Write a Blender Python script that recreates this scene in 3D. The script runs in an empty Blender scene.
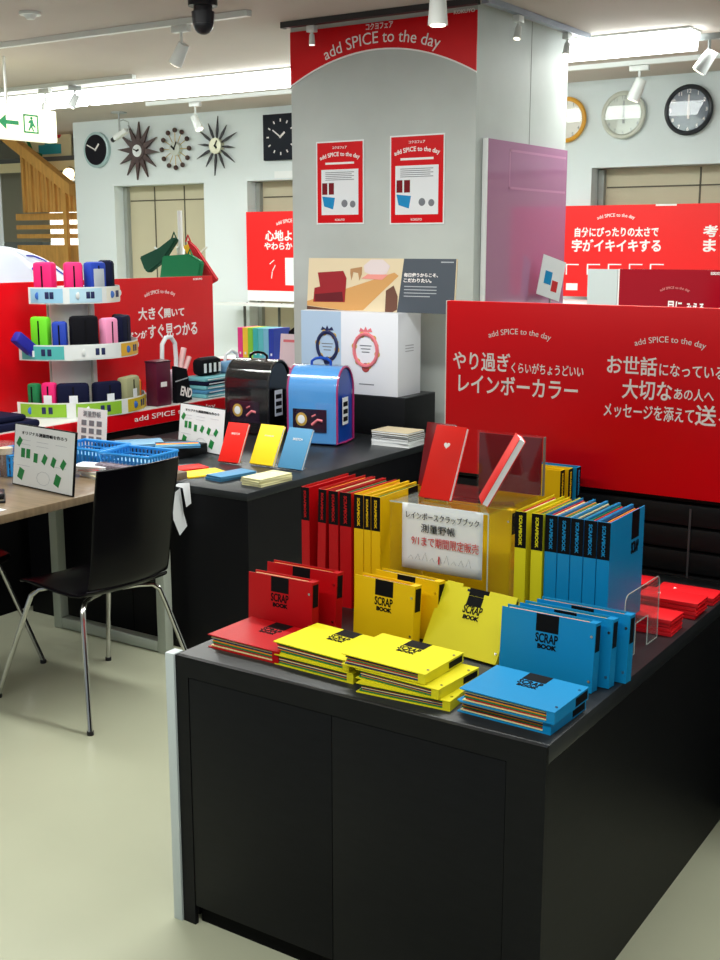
import bpy, bmesh, math, random
from mathutils import Vector, Matrix
random.seed(7)
S = bpy.context.scene
COL = S.collection
PI = math.pi

# ------------------------------------------------------------------ camera (solved from the vanishing points)
YAW, PIT, ROL, F, H = -0.58384, 0.198504, -0.0011357, 1174.8, 1.65
def cam_rows():
    cy, sy = math.cos(YAW), math.sin(YAW); cp, sp = math.cos(PIT), math.sin(PIT); cr, sr = math.cos(ROL), math.sin(ROL)
    M1 = Matrix(((cy, -sy, 0), (0, 0, -1), (sy, cy, 0)))
    M2 = Matrix(((1, 0, 0), (0, cp, -sp), (0, sp, cp)))
    M3 = Matrix(((cr, -sr, 0), (sr, cr, 0), (0, 0, 1)))
    return M3 @ M2 @ M1
MR = cam_rows()
cam_d = bpy.data.cameras.new('camera'); cam = bpy.data.objects.new('camera', cam_d); COL.objects.link(cam)
rb = Matrix((MR[0], -MR[1], -MR[2])).transposed()
cam.matrix_world = Matrix.Translation((0, 0, H)) @ rb.to_4x4()
cam_d.sensor_width = 36; cam_d.lens = F * 36 / 960; cam_d.clip_end = 60
S.camera = cam
def at(u, v, x=None, y=None, z=None):
    """world point on the plane x=, y= or z= that the photograph shows at pixel (u, v)"""
    d = MR.transposed() @ Vector(((u - 360) / F, (v - 480) / F, 1))
    t = x / d.x if x is not None else y / d.y if y is not None else (z - H) / d.z
    return Vector((0, 0, H)) + d * t

# ------------------------------------------------------------------ light
S.view_settings.view_transform = 'Standard'; S.view_settings.look = 'None'
S.view_settings.gamma = 1; S.view_settings.exposure = 0.14
w = bpy.data.worlds.new('world'); S.world = w; w.use_nodes = True
w.node_tree.nodes['Background'].inputs[0].default_value = (.86, .95, 1, 1)
w.node_tree.nodes['Background'].inputs[1].default_value = .30
def area(name, loc, sx, sy, power, color=(.98, 1, .95), rot=(0, 0, 0)):
    l = bpy.data.lights.new(name, 'AREA'); l.shape = 'RECTANGLE'; l.size = sx; l.size_y = sy; l.energy = power; l.color = color
    o = bpy.data.objects.new(name, l); o.location = loc; o.rotation_euler = rot; COL.objects.link(o); return o
area('ceiling_lamp_light', (-4.5, 6.66, 2.67), 7.5, .10, 85, rot=(math.radians(-12), 0, 0))
area('ceiling_lamp_light', (-2.5, 3.4, 2.76), 5, .25, 105)
area('ceiling_lamp_light', (-1.5, 0.6, 2.76), 5, .25, 68)
area('ceiling_lamp_light', (-6.5, 4.0, 2.76), .25, 4, 75)

# ------------------------------------------------------------------ materials
MATS = {}
def mat(name, col, rough=.5, metal=0, spec=.5, emit=0, trans=0, noise=0, nscale=8, bump=0, bscale=60, coat=0, ior=1.45, alpha=1, stretch=None, thin=False):
    if name in MATS: return MATS[name]
    m = bpy.data.materials.new(name); m.use_nodes = True; nt = m.node_tree; b = nt.nodes['Principled BSDF']
    c = (*[((x / 255 + .055) / 1.055) ** 2.4 if x > 10 else x / 255 / 12.92 for x in col], 1)
    b.inputs['Base Color'].default_value = c; b.inputs['Roughness'].default_value = rough; b.inputs['Metallic'].default_value = metal
    b.inputs['Specular IOR Level'].default_value = spec; b.inputs['Transmission Weight'].default_value = trans
    b.inputs['IOR'].default_value = ior; b.inputs['Coat Weight'].default_value = coat; b.inputs['Coat Roughness'].default_value = .08
    b.inputs['Alpha'].default_value = alpha
    if emit: b.inputs['Emission Color'].default_value = c; b.inputs['Emission Strength'].default_value = emit
    if noise or bump:
        tc = nt.nodes.new('ShaderNodeTexCoord'); mp = nt.nodes.new('ShaderNodeMapping'); nt.links.new(tc.outputs['Object'], mp.inputs[0])
        if stretch: mp.inputs['Scale'].default_value = stretch
    if noise:
        n = nt.nodes.new('ShaderNodeTexNoise'); n.inputs['Scale'].default_value = nscale; n.inputs['Detail'].default_value = 6
        nt.links.new(mp.outputs[0], n.inputs['Vector'])
        mr = nt.nodes.new('ShaderNodeMapRange'); mr.inputs[1].default_value = .3; mr.inputs[2].default_value = .7
        mr.inputs[3].default_value = 1 - noise; mr.inputs[4].default_value = 1 + noise; nt.links.new(n.outputs[0], mr.inputs[0])
        mx = nt.nodes.new('ShaderNodeVectorMath'); mx.operation = 'SCALE'; mx.inputs[0].default_value = c[:3]
        nt.links.new(mr.outputs[0], mx.inputs['Scale']); nt.links.new(mx.outputs[0], b.inputs['Base Color'])
    if bump:
        n2 = nt.nodes.new('ShaderNodeTexNoise'); n2.inputs['Scale'].default_value = bscale; n2.inputs['Detail'].default_value = 4
        nt.links.new(mp.outputs[0], n2.inputs['Vector'])
        bp = nt.nodes.new('ShaderNodeBump'); bp.inputs['Strength'].default_value = bump; bp.inputs['Distance'].default_value = .003
        nt.links.new(n2.outputs[0], bp.inputs['Height']); nt.links.new(bp.outputs[0], b.inputs['Normal'])
    MATS[name] = m; return m
def glass(name, col=(235, 245, 245), rough=.02, a=.22):
    """thin clear plastic: mostly see-through with a glossy coat"""
    if name in MATS: return MATS[name]
    m = bpy.data.materials.new(name); m.use_nodes = True; nt = m.node_tree; nt.nodes.remove(nt.nodes['Principled BSDF'])
    out = nt.nodes['Material Output']; tr = nt.nodes.new('ShaderNodeBsdfTransparent'); gl = nt.nodes.new('ShaderNodeBsdfGlossy')
    df = nt.nodes.new('ShaderNodeBsdfDiffuse'); m1 = nt.nodes.new('ShaderNodeMixShader'); m2 = nt.nodes.new('ShaderNodeMixShader'); lw = nt.nodes.new('ShaderNodeLayerWeight'); fr = nt.nodes.new('ShaderNodeMapRange'); lw.inputs[0].default_value = .5
    pw = nt.nodes.new('ShaderNodeMath'); pw.operation = 'POWER'; pw.inputs[1].default_value = 4; nt.links.new(lw.outputs['Facing'], pw.inputs[0]); nt.links.new(pw.outputs[0], fr.inputs[0]); fr.inputs[3].default_value = .035; fr.inputs[4].default_value = .6
    c = (*[(x / 255) ** 2.2 for x in col], 1)
    tr.inputs[0].default_value = (1, 1, 1, 1); df.inputs[0].default_value = c; gl.inputs['Roughness'].default_value = rough
    m1.inputs[0].default_value = a; nt.links.new(tr.outputs[0], m1.inputs[1]); nt.links.new(df.outputs[0], m1.inputs[2])
    nt.links.new(fr.outputs[0], m2.inputs[0]); nt.links.new(m1.outputs[0], m2.inputs[1]); nt.links.new(gl.outputs[0], m2.inputs[2])
    nt.links.new(m2.outputs[0], out.inputs[0]); MATS[name] = m; return m

floor_m = mat('pale_vinyl_floor', (186, 189, 164), .28, noise=.06, nscale=1.3, bump=.03, bscale=9)
ceil_m = mat('ceiling_board', (196, 186, 178), .8, noise=.02, nscale=3, bump=.15, bscale=90)
wall_m = mat('wall_paint', (222, 230, 232), .7, bump=.05, bscale=120)
conc_m = mat('grey_mortar', (190, 197, 194), .6, spec=.3, noise=.08, nscale=2.2, bump=.1, bscale=30)
shut_m = mat('beige_shutter', (196, 188, 160), .55, noise=.03, nscale=2)
blackw = mat('black_laminate', (21, 22, 24), .45, spec=.14, noise=.12, nscale=14, stretch=(1, 1, 5))
blackt = mat('black_laminate_top', (38, 41, 44), .34, spec=.35, noise=.08, nscale=20)
blackg = mat('groove_black', (10, 10, 11), .7, spec=.1)
blackp = mat('gloss_black_plywood', (8, 7, 12), .22, spec=.18)
chrome = mat('chrome', (200, 200, 198), .15, metal=1)
steelw = mat('pale_grey_steel', (188, 196, 186), .4)
white = mat('white_card', (236, 239, 240), .5)
whitep = mat('white_plastic', (226, 230, 228), .35)
paper = mat('white_paper', (232, 236, 240), .6)
ink = mat('black_ink', (14, 14, 17), .6, spec=.12)
greyink = mat('grey_ink', (120, 124, 132), .6)
redink = mat('red_ink', (205, 40, 45), .6)
red = mat('sign_red', (214, 4, 18), .35, spec=.25)
red2 = mat('sign_red_bright', (240, 30, 30), .4)
redbook = mat('red_cloth', (222, 32, 22), .5, spec=.2, bump=.1, bscale=300)
redsc = mat('red_board', (182, 8, 18), .42, spec=.3, bump=.06, bscale=200)
reddk = mat('maroon_board', (120, 12, 24), .25)
yel2 = mat('deep_yellow_board', (234, 192, 8), .45, spec=.3, bump=.06, bscale=200)
yel = mat('yellow_board', (228, 217, 34), .45, spec=.25, bump=.06, bscale=200)
blu = mat('blue_board', (6, 138, 198), .42, spec=.4, bump=.06, bscale=200)
blul = mat('blue_cloth', (72, 138, 180), .55)
green = mat('green_sheet', (20, 120, 70), .6)
orange = mat('orange_sheet', (236, 140, 30), .6)
cream = mat('cream_sheet', (232, 222, 180), .7)
navy = mat('navy_cloth', (16, 20, 48), .8, spec=.15, bump=.2, bscale=200)
blackc = mat('black_cloth', (14, 14, 20), .8, spec=.15, bump=.2, bscale=200)
acry = glass('clear_acrylic', (205, 222, 220), a=.01)
letter = mat('white_lettering', (246, 240, 238), .5)
wood = mat('pale_timber', (214, 160, 84), .55, noise=.12, nscale=5, stretch=(6, 6, 1))
tablem = mat('brown_table_laminate', (122, 104, 82), .3, noise=.2, nscale=4, stretch=(1.5, 14, 1))

# ------------------------------------------------------------------ helpers
def new(name, data=None, parent=None):
    o = bpy.data.objects.new(name, data); COL.objects.link(o)
    if parent is not None: o.parent = parent
    return o
def tag(o, label, cat, group=None):
    o['label'] = label; o['category'] = cat
    if group: o['group'] = group
    return o
def thing(name, label, cat, loc=(0, 0, 0), rz=0, group=None, rx=0, ry=0):
    o = new(name); o.empty_display_size = .05; o.location = loc; o.rotation_euler = (rx, ry, rz); return tag(o, label, cat, group)
class MB:
    def __init__(s): s.bm = bmesh.new(); s.mi = 0
    def _fin(s, vs, M=None, mi=None):
        if M is not None: bmesh.ops.transform(s.bm, matrix=M, verts=vs)
        fs = set(f for v in vs for f in v.link_faces)
        for f in fs: f.material_index = s.mi if mi is None else mi
    def box(s, a, b, bev=0, M=None, mi=None, seg=2):
        a, b = Vector(a), Vector(b); c = (a + b) / 2; d = b - a
        t = bmesh.new(); bmesh.ops.create_cube(t, size=1)
        bmesh.ops.scale(t, vec=(abs(d.x), abs(d.y), abs(d.z)), verts=t.verts); bmesh.ops.translate(t, vec=c, verts=t.verts)
        if bev: bmesh.ops.bevel(t, geom=list(t.edges), offset=bev, segments=seg, profile=.5, affect='EDGES')
        s._merge(t, M, mi); return s
    def _merge(s, t, M, mi):
        if M is not None: bmesh.ops.transform(t, matrix=M, verts=t.verts)
        for f in t.faces: f.material_index = s.mi if mi is None else mi
        me = bpy.data.meshes.new('tmp'); t.to_mesh(me); t.free(); s.bm.from_mesh(me); bpy.data.meshes.remove(me)
    def cyl(s, a, b, r, r2=None, seg=20, mi=None, M=None):
        a, b = Vector(a), Vector(b); d = b - a
        t = bmesh.new(); bmesh.ops.create_cone(t, cap_ends=True, segments=seg, radius1=r, radius2=r if r2 is None else r2, depth=d.length)
        q = Vector((0, 0, 1)).rotation_difference(d.normalized()).to_matrix().to_4x4()
        bmesh.ops.transform(t, matrix=Matrix.Translation((a + b) / 2) @ q, verts=t.verts); s._merge(t, M, mi); return s
    def ball(s, c, r, sc=(1, 1, 1), mi=None, seg=16):
        t = bmesh.new(); bmesh.ops.create_uvsphere(t, u_segments=seg, v_segments=max(6, seg * 2 // 3), radius=r)
        bmesh.ops.scale(t, vec=sc, verts=t.verts); bmesh.ops.translate(t, vec=c, verts=t.verts); s._merge(t, None, mi); return s
    def prism(s, pts, axis, a, b, mi=None, M=None):
        """polygon of 2-D points swept between a and b along the axis"""
        def P(p, h): return {'x': (h, p[0], p[1]), 'y': (p[0], h, p[1]), 'z': (p[0], p[1], h)}[axis]
        t = bmesh.new(); A = [t.verts.new(P(p, a)) for p in pts]; B = [t.verts.new(P(p, b)) for p in pts]; n = len(pts)
        t.faces.new(A); t.faces.new(list(reversed(B)))
        for i in range(n): t.faces.new((A[i], A[(i + 1) % n], B[(i + 1) % n], B[i]))
        bmesh.ops.recalc_face_normals(t, faces=t.faces); s._merge(t, M, mi); return s
    def tube(s, pts, r, seg=10, closed=False, mi=None, M=None):
        P = [Vector(p) for p in pts]; n = len(P); t = bmesh.new(); rings = []; up = None
        for i in range(n):
            if closed: d = (P[(i + 1) % n] - P[i - 1])
            else: d = P[min(i + 1, n - 1)] - P[max(i - 1, 0)]
            d.normalize()
            if up is None: up = d.orthogonal().normalized()
            up = (up - d * up.dot(d)).normalized(); sd = d.cross(up)
            rings.append([t.verts.new(P[i] + (up * math.cos(2 * PI * k / seg) + sd * math.sin(2 * PI * k / seg)) * r) for k in range(seg)])
        m = n if closed else n - 1
        for i in range(m):
            A, B = rings[i], rings[(i + 1) % n]
            for k in range(seg): t.faces.new((A[k], A[(k + 1) % seg], B[(k + 1) % seg], B[k]))
        if not closed: t.faces.new(rings[0]); t.faces.new(list(reversed(rings[-1])))
        bmesh.ops.recalc_face_normals(t, faces=t.faces); s._merge(t, M, mi); return s
    def loft(s, rings, mi=None, cap=True, M=None):
        t = bmesh.new(); R = [[t.verts.new(p) for p in r] for r in rings]; n = len(R[0])
        for i in range(len(R) - 1):
            for k in range(n): t.faces.new((R[i][k], R[i][(k + 1) % n], R[i + 1][(k + 1) % n], R[i + 1][k]))
        if cap: t.faces.new(R[0]); t.faces.new(list(reversed(R[-1])))
        bmesh.ops.recalc_face_normals(t, faces=t.faces); s._merge(t, M, mi); return s
    def sheet(s, grid, mi=None):
        t = bmesh.new(); R = [[t.verts.new(p) for p in r] for r in grid]
        for i in range(len(R) - 1):
            for k in range(len(R[0]) - 1): t.faces.new((R[i][k], R[i][k + 1], R[i + 1][k + 1], R[i + 1][k]))
        bmesh.ops.recalc_face_normals(t, faces=t.faces); s._merge(t, None, mi); return s
    def build(s, name, mats, parent=None, smooth=True, solid=0, sub=0):
        me = bpy.data.meshes.new(name); s.bm.to_mesh(me); s.bm.free()
        for m in (mats if isinstance(mats, (list, tuple)) else [mats]): me.materials.append(m)
        if smooth:
            for p in me.polygons: p.use_smooth = True
            try: me.set_sharp_from_angle(angle=math.radians(32))
            except Exception: pass
        o = new(name, me, parent)
        if solid: md = o.modifiers.new('solid', 'SOLIDIFY'); md.thickness = solid; md.offset = 0
        if sub: md = o.modifiers.new('sub', 'SUBSURF'); md.levels = sub; md.render_levels = sub
        return o
def bx(name, a, b, m, parent=None, bev=0, M=None): return MB().box(a, b, bev, M).build(name, m, parent)
def struct(o): o['kind'] = 'structure'; return o
def copy_tree(o, parent=None):
    c = o.copy(); COL.objects.link(c); c.parent = parent
    for ch in [k for k in bpy.data.objects if k.parent == o]: copy_tree(ch, c)
    return c
def textmesh(body, width=None, size=None, bold=.01, arc=None, vertical=False, track=1):
    c = bpy.data.curves.new('t', 'FONT'); c.body = body; c.offset = bold; c.extrude = .004; c.align_x = 'CENTER'; c.align_y = 'CENTER'
    c.space_character = track; c.resolution_u = 3
    if vertical: c.body = '\n'.join(body); c.space_line = .95
    o = bpy.data.objects.new('t', c); COL.objects.link(o)
    dg = bpy.context.evaluated_depsgraph_get(); me = bpy.data.meshes.new_from_object(o.evaluated_get(dg))
    bpy.data.objects.remove(o); bpy.data.curves.remove(c)
    xs = [v.co.x for v in me.vertices]; ys = [v.co.y for v in me.vertices]
    if not xs: return me
    cx, cy = (min(xs) + max(xs)) / 2, (min(ys) + max(ys)) / 2; wx, wy = max(xs) - min(xs), max(ys) - min(ys)
    if arc:
        R = arc * wx
        for v in me.vertices:
            a = (v.co.x - cx) / R; r = R + v.co.y - cy
            v.co.x = cx + math.sin(a) * r; v.co.y = cy + math.cos(a) * r - R
    sx = (width / wx) if width else size / wy; sy = (size / wy) if size else sx
    for v in me.vertices: v.co = Vector(((v.co.x - cx) * sx, (v.co.y - cy) * sy, v.co.z * .15))
    return me
def text(parent, body, m, loc, width=None, size=None, rot=(PI / 2, 0, 0), name='lettering', **k):
    me = textmesh(body, width, size, **k); me.materials.append(m); me.name = name
    me.transform(Matrix.Translation(loc) @ Matrix.Rotation(rot[2], 4, 'Z') @ Matrix.Rotation(rot[1], 4, 'Y') @ Matrix.Rotation(rot[0], 4, 'X'))
    return new(name, me, parent)
def ptext(root, body, u0, v0, u1, v1, m=None, y=None, x=None, off=.0015, name='lettering', **k):
    """lettering on the face of a sign, spanning the pixels (u0,v0)-(u1,v1) of the photograph"""
    a, b = at(u0, (v0 + v1) / 2, y=y, x=x), at(u1, (v0 + v1) / 2, y=y, x=x)
    c = at((u0 + u1) / 2, v0, y=y, x=x), at((u0 + u1) / 2, v1, y=y, x=x)
    M = Matrix.Translation(root.location) @ root.rotation_euler.to_matrix().to_4x4()
    ctr = M.inverted() @ ((c[0] + c[1]) / 2); wd = (b - a).length; ht = abs(c[0].z - c[1].z)
    if k.get('arc'): ht = None
    return text(root, body, m or letter, (ctr.x, ctr.y - off, ctr.z), width=wd, size=ht, name=name, **k)

# ------------------------------------------------------------------ the room (setting)
CZ = 2.8; WY = 8.33
struct(bx('floor', (-13, -2, -.1), (3, 14, 0), floor_m))
struct(bx('ceiling', (-13, -2, CZ), (3, 14, CZ + .1), ceil_m))
def wl(a, b): return (a, b)
WX0 = -8.83
ops = [(-8.31, -7.19), (-6.69, -5.35), (-3.47, -1.2)]; ZT = 2.19
mb = MB(); x = WX0
for a, b in ops: mb.box((x, WY, 0), (a, WY + .25, ZT)); x = b
mb.box((x, WY, 0), (3, WY + .25, ZT)); mb.box((WX0, WY, ZT), (3, WY + .25, CZ))
struct(mb.build('wall_back', wall_m, smooth=False))
for i, (a, b) in enumerate(ops):
    r = new('window_%d' % (i + 1)); r['kind'] = 'structure'; r.location = (a, WY + .16, 0)
    p = bx('shutter_panel', (.001, 0, .001), (b - a - .001, .04, ZT - .001), shut_m, r)
    mb = MB()
    mb.box((.004, -.045, .01), (.05, -.001, ZT - .01)); mb.box((b - a - .05, -.045, .01), (b - a - .004, -.001, ZT - .01))
    mb.build('window_frame', mat('grey_aluminium', (150, 155, 150), .4), r, smooth=False)
    g = MB()
    for k in range(1, 3): xx = (b - a) * k / 3; g.box((xx - .006, -.006, .01), (xx + .006, -.001, ZT - .01))
    g.box((.06, -.006, ZT - .14), (b - a - .06, -.001, ZT - .13))
    g.build('panel_joint', mat('dark_joint', (90, 84, 70), .6), r, smooth=False)
struct(bx('wall_far', (-13, 11.5, 0), (-7.5, 11.6, CZ), wall_m))
struct(bx('wall_left', (-13, -2, 0), (-12.9, 11.6, CZ), wall_m))

# ------------------------------------------------------------------ ceiling fittings
tube_m = mat('lamp_diffuser', (245, 252, 250), .5, emit=9)
def strip(x0, x1, label):
    t = thing('strip_light', label, 'ceiling light', ((x0 + x1) / 2, 6.66, CZ), group='strip lights on the ceiling')
    hw = (x1 - x0) / 2
    MB().box((-hw, -.10, -.012), (hw, .10, -.001)).build('housing', whitep, t, smooth=False)
    MB().prism([(-.09, -.0125), (.09, -.0125), (.075, -.105), (-.075, -.105)], 'x', -hw + .01, hw - .01).build('diffuser', tube_m, t, smooth=False)
    return t
strip(-10.2, -6.95, 'long glowing white strip light at the left end, above the sunburst clocks')
strip(-6.9, -4.2, 'long glowing white strip light running behind the left of the concrete column')
strip(-4.15, -2.20, 'glowing white strip light right of the column, ending before the right edge')
def rail(name, label, a, b, m=whitep):
    a, b = Vector(a), Vector(b); d = b - a; t = thing(name, label, 'lighting track', a, math.atan2(d.y, d.x), 'ceiling lighting tracks')
    L = Vector((d.x, d.y, 0)).length
    bx('rail', (0, -.018, -.03), (L, .018, -.001), m, t); bx('end_cap', (-.012, -.02, -.032), (0, .02, -.001), m, t); return t
rail('lighting_track', 'white lighting track crossing the ceiling at the top left', (-7.2, 4.84, CZ), (-3.9, 4.90, CZ))
rail('lighting_track', 'white lighting track close to the clock wall, above the clocks left of the column', (-7.05, 7.5, CZ), (-4.2, 7.5, CZ))
rail('lighting_track', 'white lighting track close to the clock wall, above the clocks right of the column', (-3.9, 7.58, CZ), (-1.5, 7.58, CZ))
rail('lighting_track', 'short white lighting track beside the left strip light, above the exit sign', (-7.6, 6.25, CZ), (-6.0, 6.25, CZ))
darkrail = mat('dark_rail', (52, 52, 54), .4)
rail('lighting_track', 'dark track along the front top edge of the concrete column', (-3.96, 5.27, CZ), (-2.80, 5.27, CZ), darkrail)
rail('lighting_track', 'grey track along the right top edge of the concrete column', (-2.76, 5.27, CZ), (-2.76, 6.50, CZ), mat('grey_rail', (140, 146, 158), .35, metal=.4))
def spot(x, y, label, rz=0, sz=1, drop=.12, tilt=.5, hm=whitep, group='track spotlights'):
    t = thing('spotlight', label, 'spotlight', (x, y, CZ - .032), rz, group)
    bx('adapter', (-.05 * sz, -.018, -.035), (.05 * sz, .018, -.001), hm, t, .004)
    MB().cyl((0, 0, -.03), (0, 0, -drop), .008).build('stem', hm, t)
    M = Matrix.Translation((0, 0, -drop)) @ Matrix.Rotation(tilt, 4, 'Y')
    hd = MB().cyl((0, 0, .03 * sz), (0, 0, -.075 * sz), .026 * sz, .034 * sz, M=M).build('lamp_head', hm, t)
    MB().cyl((0, 0, -.0755 * sz), (0, 0, -.079 * sz), .026 * sz, M=M).build('lens', mat('spot_lens', (255, 246, 225), .3, emit=2.5), hd)
    return t
p = at(182, 22, z=CZ - .03); spot(-4.35, 4.893, 'white spotlight on the ceiling track, left of the black dome', 0, 1.1, .12, .6)
p = at(195, 102, y=7.5); spot(p.x, 7.5, 'small white spotlight above the ball clock', 0, 1.1, .14, -.5)
p = at(640, 64, y=7.58); spot(p.x, 7.58, 'white spotlight above the cream round clock', 0, 1.3, .12, .4)
p = at(45, 92, y=6.25); spot(p.x, 6.25, 'white spotlight on the short track above the exit sign', 0, 1.1, .13, .1)
p = at(75, 96, y=6.25); spot(p.x, 6.25, 'grey spotlight at the right end of the short track above the exit sign', 1, .9, .09, .5, mat('grey_plastic', (160, 165, 165), .4))
p = at(438, 4, y=4.5); rail('lighting_track', 'white lighting track in front of the banner, above the top of the view', (p.x - .6, p.y, CZ), (p.x + .6, p.y, CZ)); spot(p.x, p.y, 'stubby white spotlight in front of the red arched banner', 0, 1.25, .13, 0)
p = at(316, 18, z=CZ - .03); spot(-3.78, 5.27, 'tiny white spotlight at the left end of the banner track', 0, .5, .06, 0)
p = at(508, 14, z=CZ - .03); spot(-2.76, 5.62, 'tiny white spotlight on the grey track, nearer the column corner', PI / 2, .6, .07, .3)
p = at(556, 33, z=CZ - .03); spot(-2.76, 6.22, 'tiny white spotlight on the grey track, farther along the column side', PI / 2, .6, .07, .3)
p = at(712, 38, z=CZ - .06); spot(-2.12, 6.66, 'grey spotlight at the right end of the strip light', 0, 1.2, .12, .6, MATS['grey_plastic'])
t = thing('dome_camera', 'black dome camera hanging from the ceiling at the top', 'camera', (-3.86, 4.5, CZ))
bk = mat('black_plastic', (14, 14, 24), .35)
MB().cyl((0, 0, -.001), (0, 0, -.05), .07).cyl((0, 0, -.05), (0, 0, -.075), .045).build('base', bk, t)
MB().cyl((0, 0, -.075), (0, 0, -.13), .055, .05).ball((0, 0, -.13), .048).build('dome', bk, t)
t = thing('smoke_detector', 'small round white smoke detector on the ceiling at top left', 'smoke detector', (at(30, 12, z=CZ).x, at(30, 12, z=CZ).y, CZ))
MB().cyl((0, 0, -.001), (0, 0, -.015), .055).build('base', whitep, t); MB().cyl((0, 0, -.015), (0, 0, -.035), .035, .02).build('sensor', whitep, t)
c = at(119, 118, y=7.9)
t = thing('security_camera', 'white security camera on a bracket beside the sunburst clock', 'camera', (c.x, 7.9, CZ))
MB().cyl((0, 0, -.001), (0, 0, -.012), .07).build('base', MATS['grey_plastic'], t)
MB().cyl((0, 0, -.01), (0, 0, -.17), .009).tube([(0, 0, -.08), (.05, 0, -.07), (.11, 0, -.09), (.12, 0, -.14), (.08, 0, -.17)], .005).build('bracket', MATS['grey_plastic'], t)
M = Matrix.Translation((.02, 0, -.19)) @ Matrix.Rotation(-.4, 4, 'Y') @ Matrix.Scale(.62, 4)
bx('housing', (-.14, -.04, -.035), (.12, .04, .035), whitep, t, .01, M)
MB().cyl((-.14, 0, 0), (-.2, 0, 0), .033, M=M).build('lens', bk, t)
# exit sign
t = thing('exit_sign', 'lit white exit sign with green running figure and arrow, hanging at the left', 'exit sign', (-6.1, 4.6, 2.3))
sm = mat('exit_sign_face', (252, 252, 220), .4, emit=.72); gm = mat('exit_green', (20, 150, 90), .5, emit=.35)
bx('lightbox', (-.04, -.2, 0), (.04, .98, .2), sm, t, .008)
bx('hanger', (-.006, .1, .2), (.006, .112, CZ - 2.301), whitep, t); bx('hanger', (-.006, .6, .2), (.006, .612, CZ - 2.301), whitep, t)
mb = MB()
mb.box((.0405, .70, .045), (.042, .82, .055)).box((.0405, .70, .150), (.042, .82, .160)).box((.0405, .70, .045), (.042, .71, .16)).box((.0405, .81, .045), (.042, .82, .16))
mb.ball((.041, .765, .138), .009).prism([(.75, .125), (.775, .13), (.785, .10), (.80, .085), (.79, .08), (.775, .092), (.77, .085), (.785, .06), (.775, .057), (.76, .082), (.745, .06), (.735, .063), (.752, .09), (.755, .11), (.742, .105), (.738, .112)], 'x', .0405, .042)
mb.prism([(.50, .1), (.56, .145), (.56, .112), (.66, .112), (.66, .088), (.56, .088), (.56, .055)], 'x', .0405, .042)
mb.build('pictogram', gm, t, smooth=False)
t = thing('exit_sign_post', 'slim grey steel post standing under the exit sign at the left edge', 'post', (-6.22, 5.16, 0))
bx('shaft', (-.035, -.035, .012), (.035, .035, 2.28), mat('grey_steel', (160, 168, 165), .4), t); bx('foot_plate', (-.07, -.07, 0), (.07, .07, .012), MATS['grey_steel'], t)

# ------------------------------------------------------------------ concrete column
CX0, CX1, CY0, CY1 = -3.992, -2.857, 5.37, 6.46
struct(bx('wall_column', (CX0, CY0, 0), (CX1, CY1, CZ), conc_m))
jm = mat('joint_line', (140, 145, 140), .7)
struct(MB().box((CX1 - .002, 5.98, 1.2), (CX1 + .0015, 5.984, CZ)).build('trim_1', jm, smooth=False))
fy = CY0
t = thing('arched_banner', 'red arched banner across the top of the concrete column', 'banner', ((CX0 + CX1) / 2, fy, 2.4))
def arch(z0l, z0r, zap, top, x0, x1, n=28):
    pts = [(x0, top), (x0, z0l)]
    for i in range(1, n):
        s = i / n; xx = x0 + (x1 - x0) * s; base = z0l + (z0r - z0l) * s; pts.append((xx, base + (zap - (z0l + z0r) / 2) * (1 - (2 * s - 1) ** 2)))
    return pts + [(x1, z0r), (x1, top)]
aL, aM, aR = at(291, 86, y=fy).z - 2.4, at(383, 48, y=fy).z - 2.4, at(476, 71, y=fy).z - 2.4
hw = (CX1 - CX0) / 2
MB().prism(arch(aL, aR, aM, CZ - 2.4 - .035, -hw, hw), 'y', -.006, -.001).build('panel', red, t, smooth=False)
e1 = arch(aL, aR, aM, 0, -hw, hw)[1:-1]
MB().prism(e1 + [(p[0], p[1] - .008) for p in reversed(e1)], 'y', -.0065, -.001).build('edge_band', letter, t, smooth=False)
ptext(t, 'コクヨフェア', 366, 22, 393, 29, y=fy - .007, bold=.02)
ptext(t, 'add SPICE to the day', 322, 26, 439, 51, y=fy - .007, arc=1.45, bold=.0)
ptext(t, 'KOKUYO', 454, 9, 475, 13, y=fy - .007, bold=.02)
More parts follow.
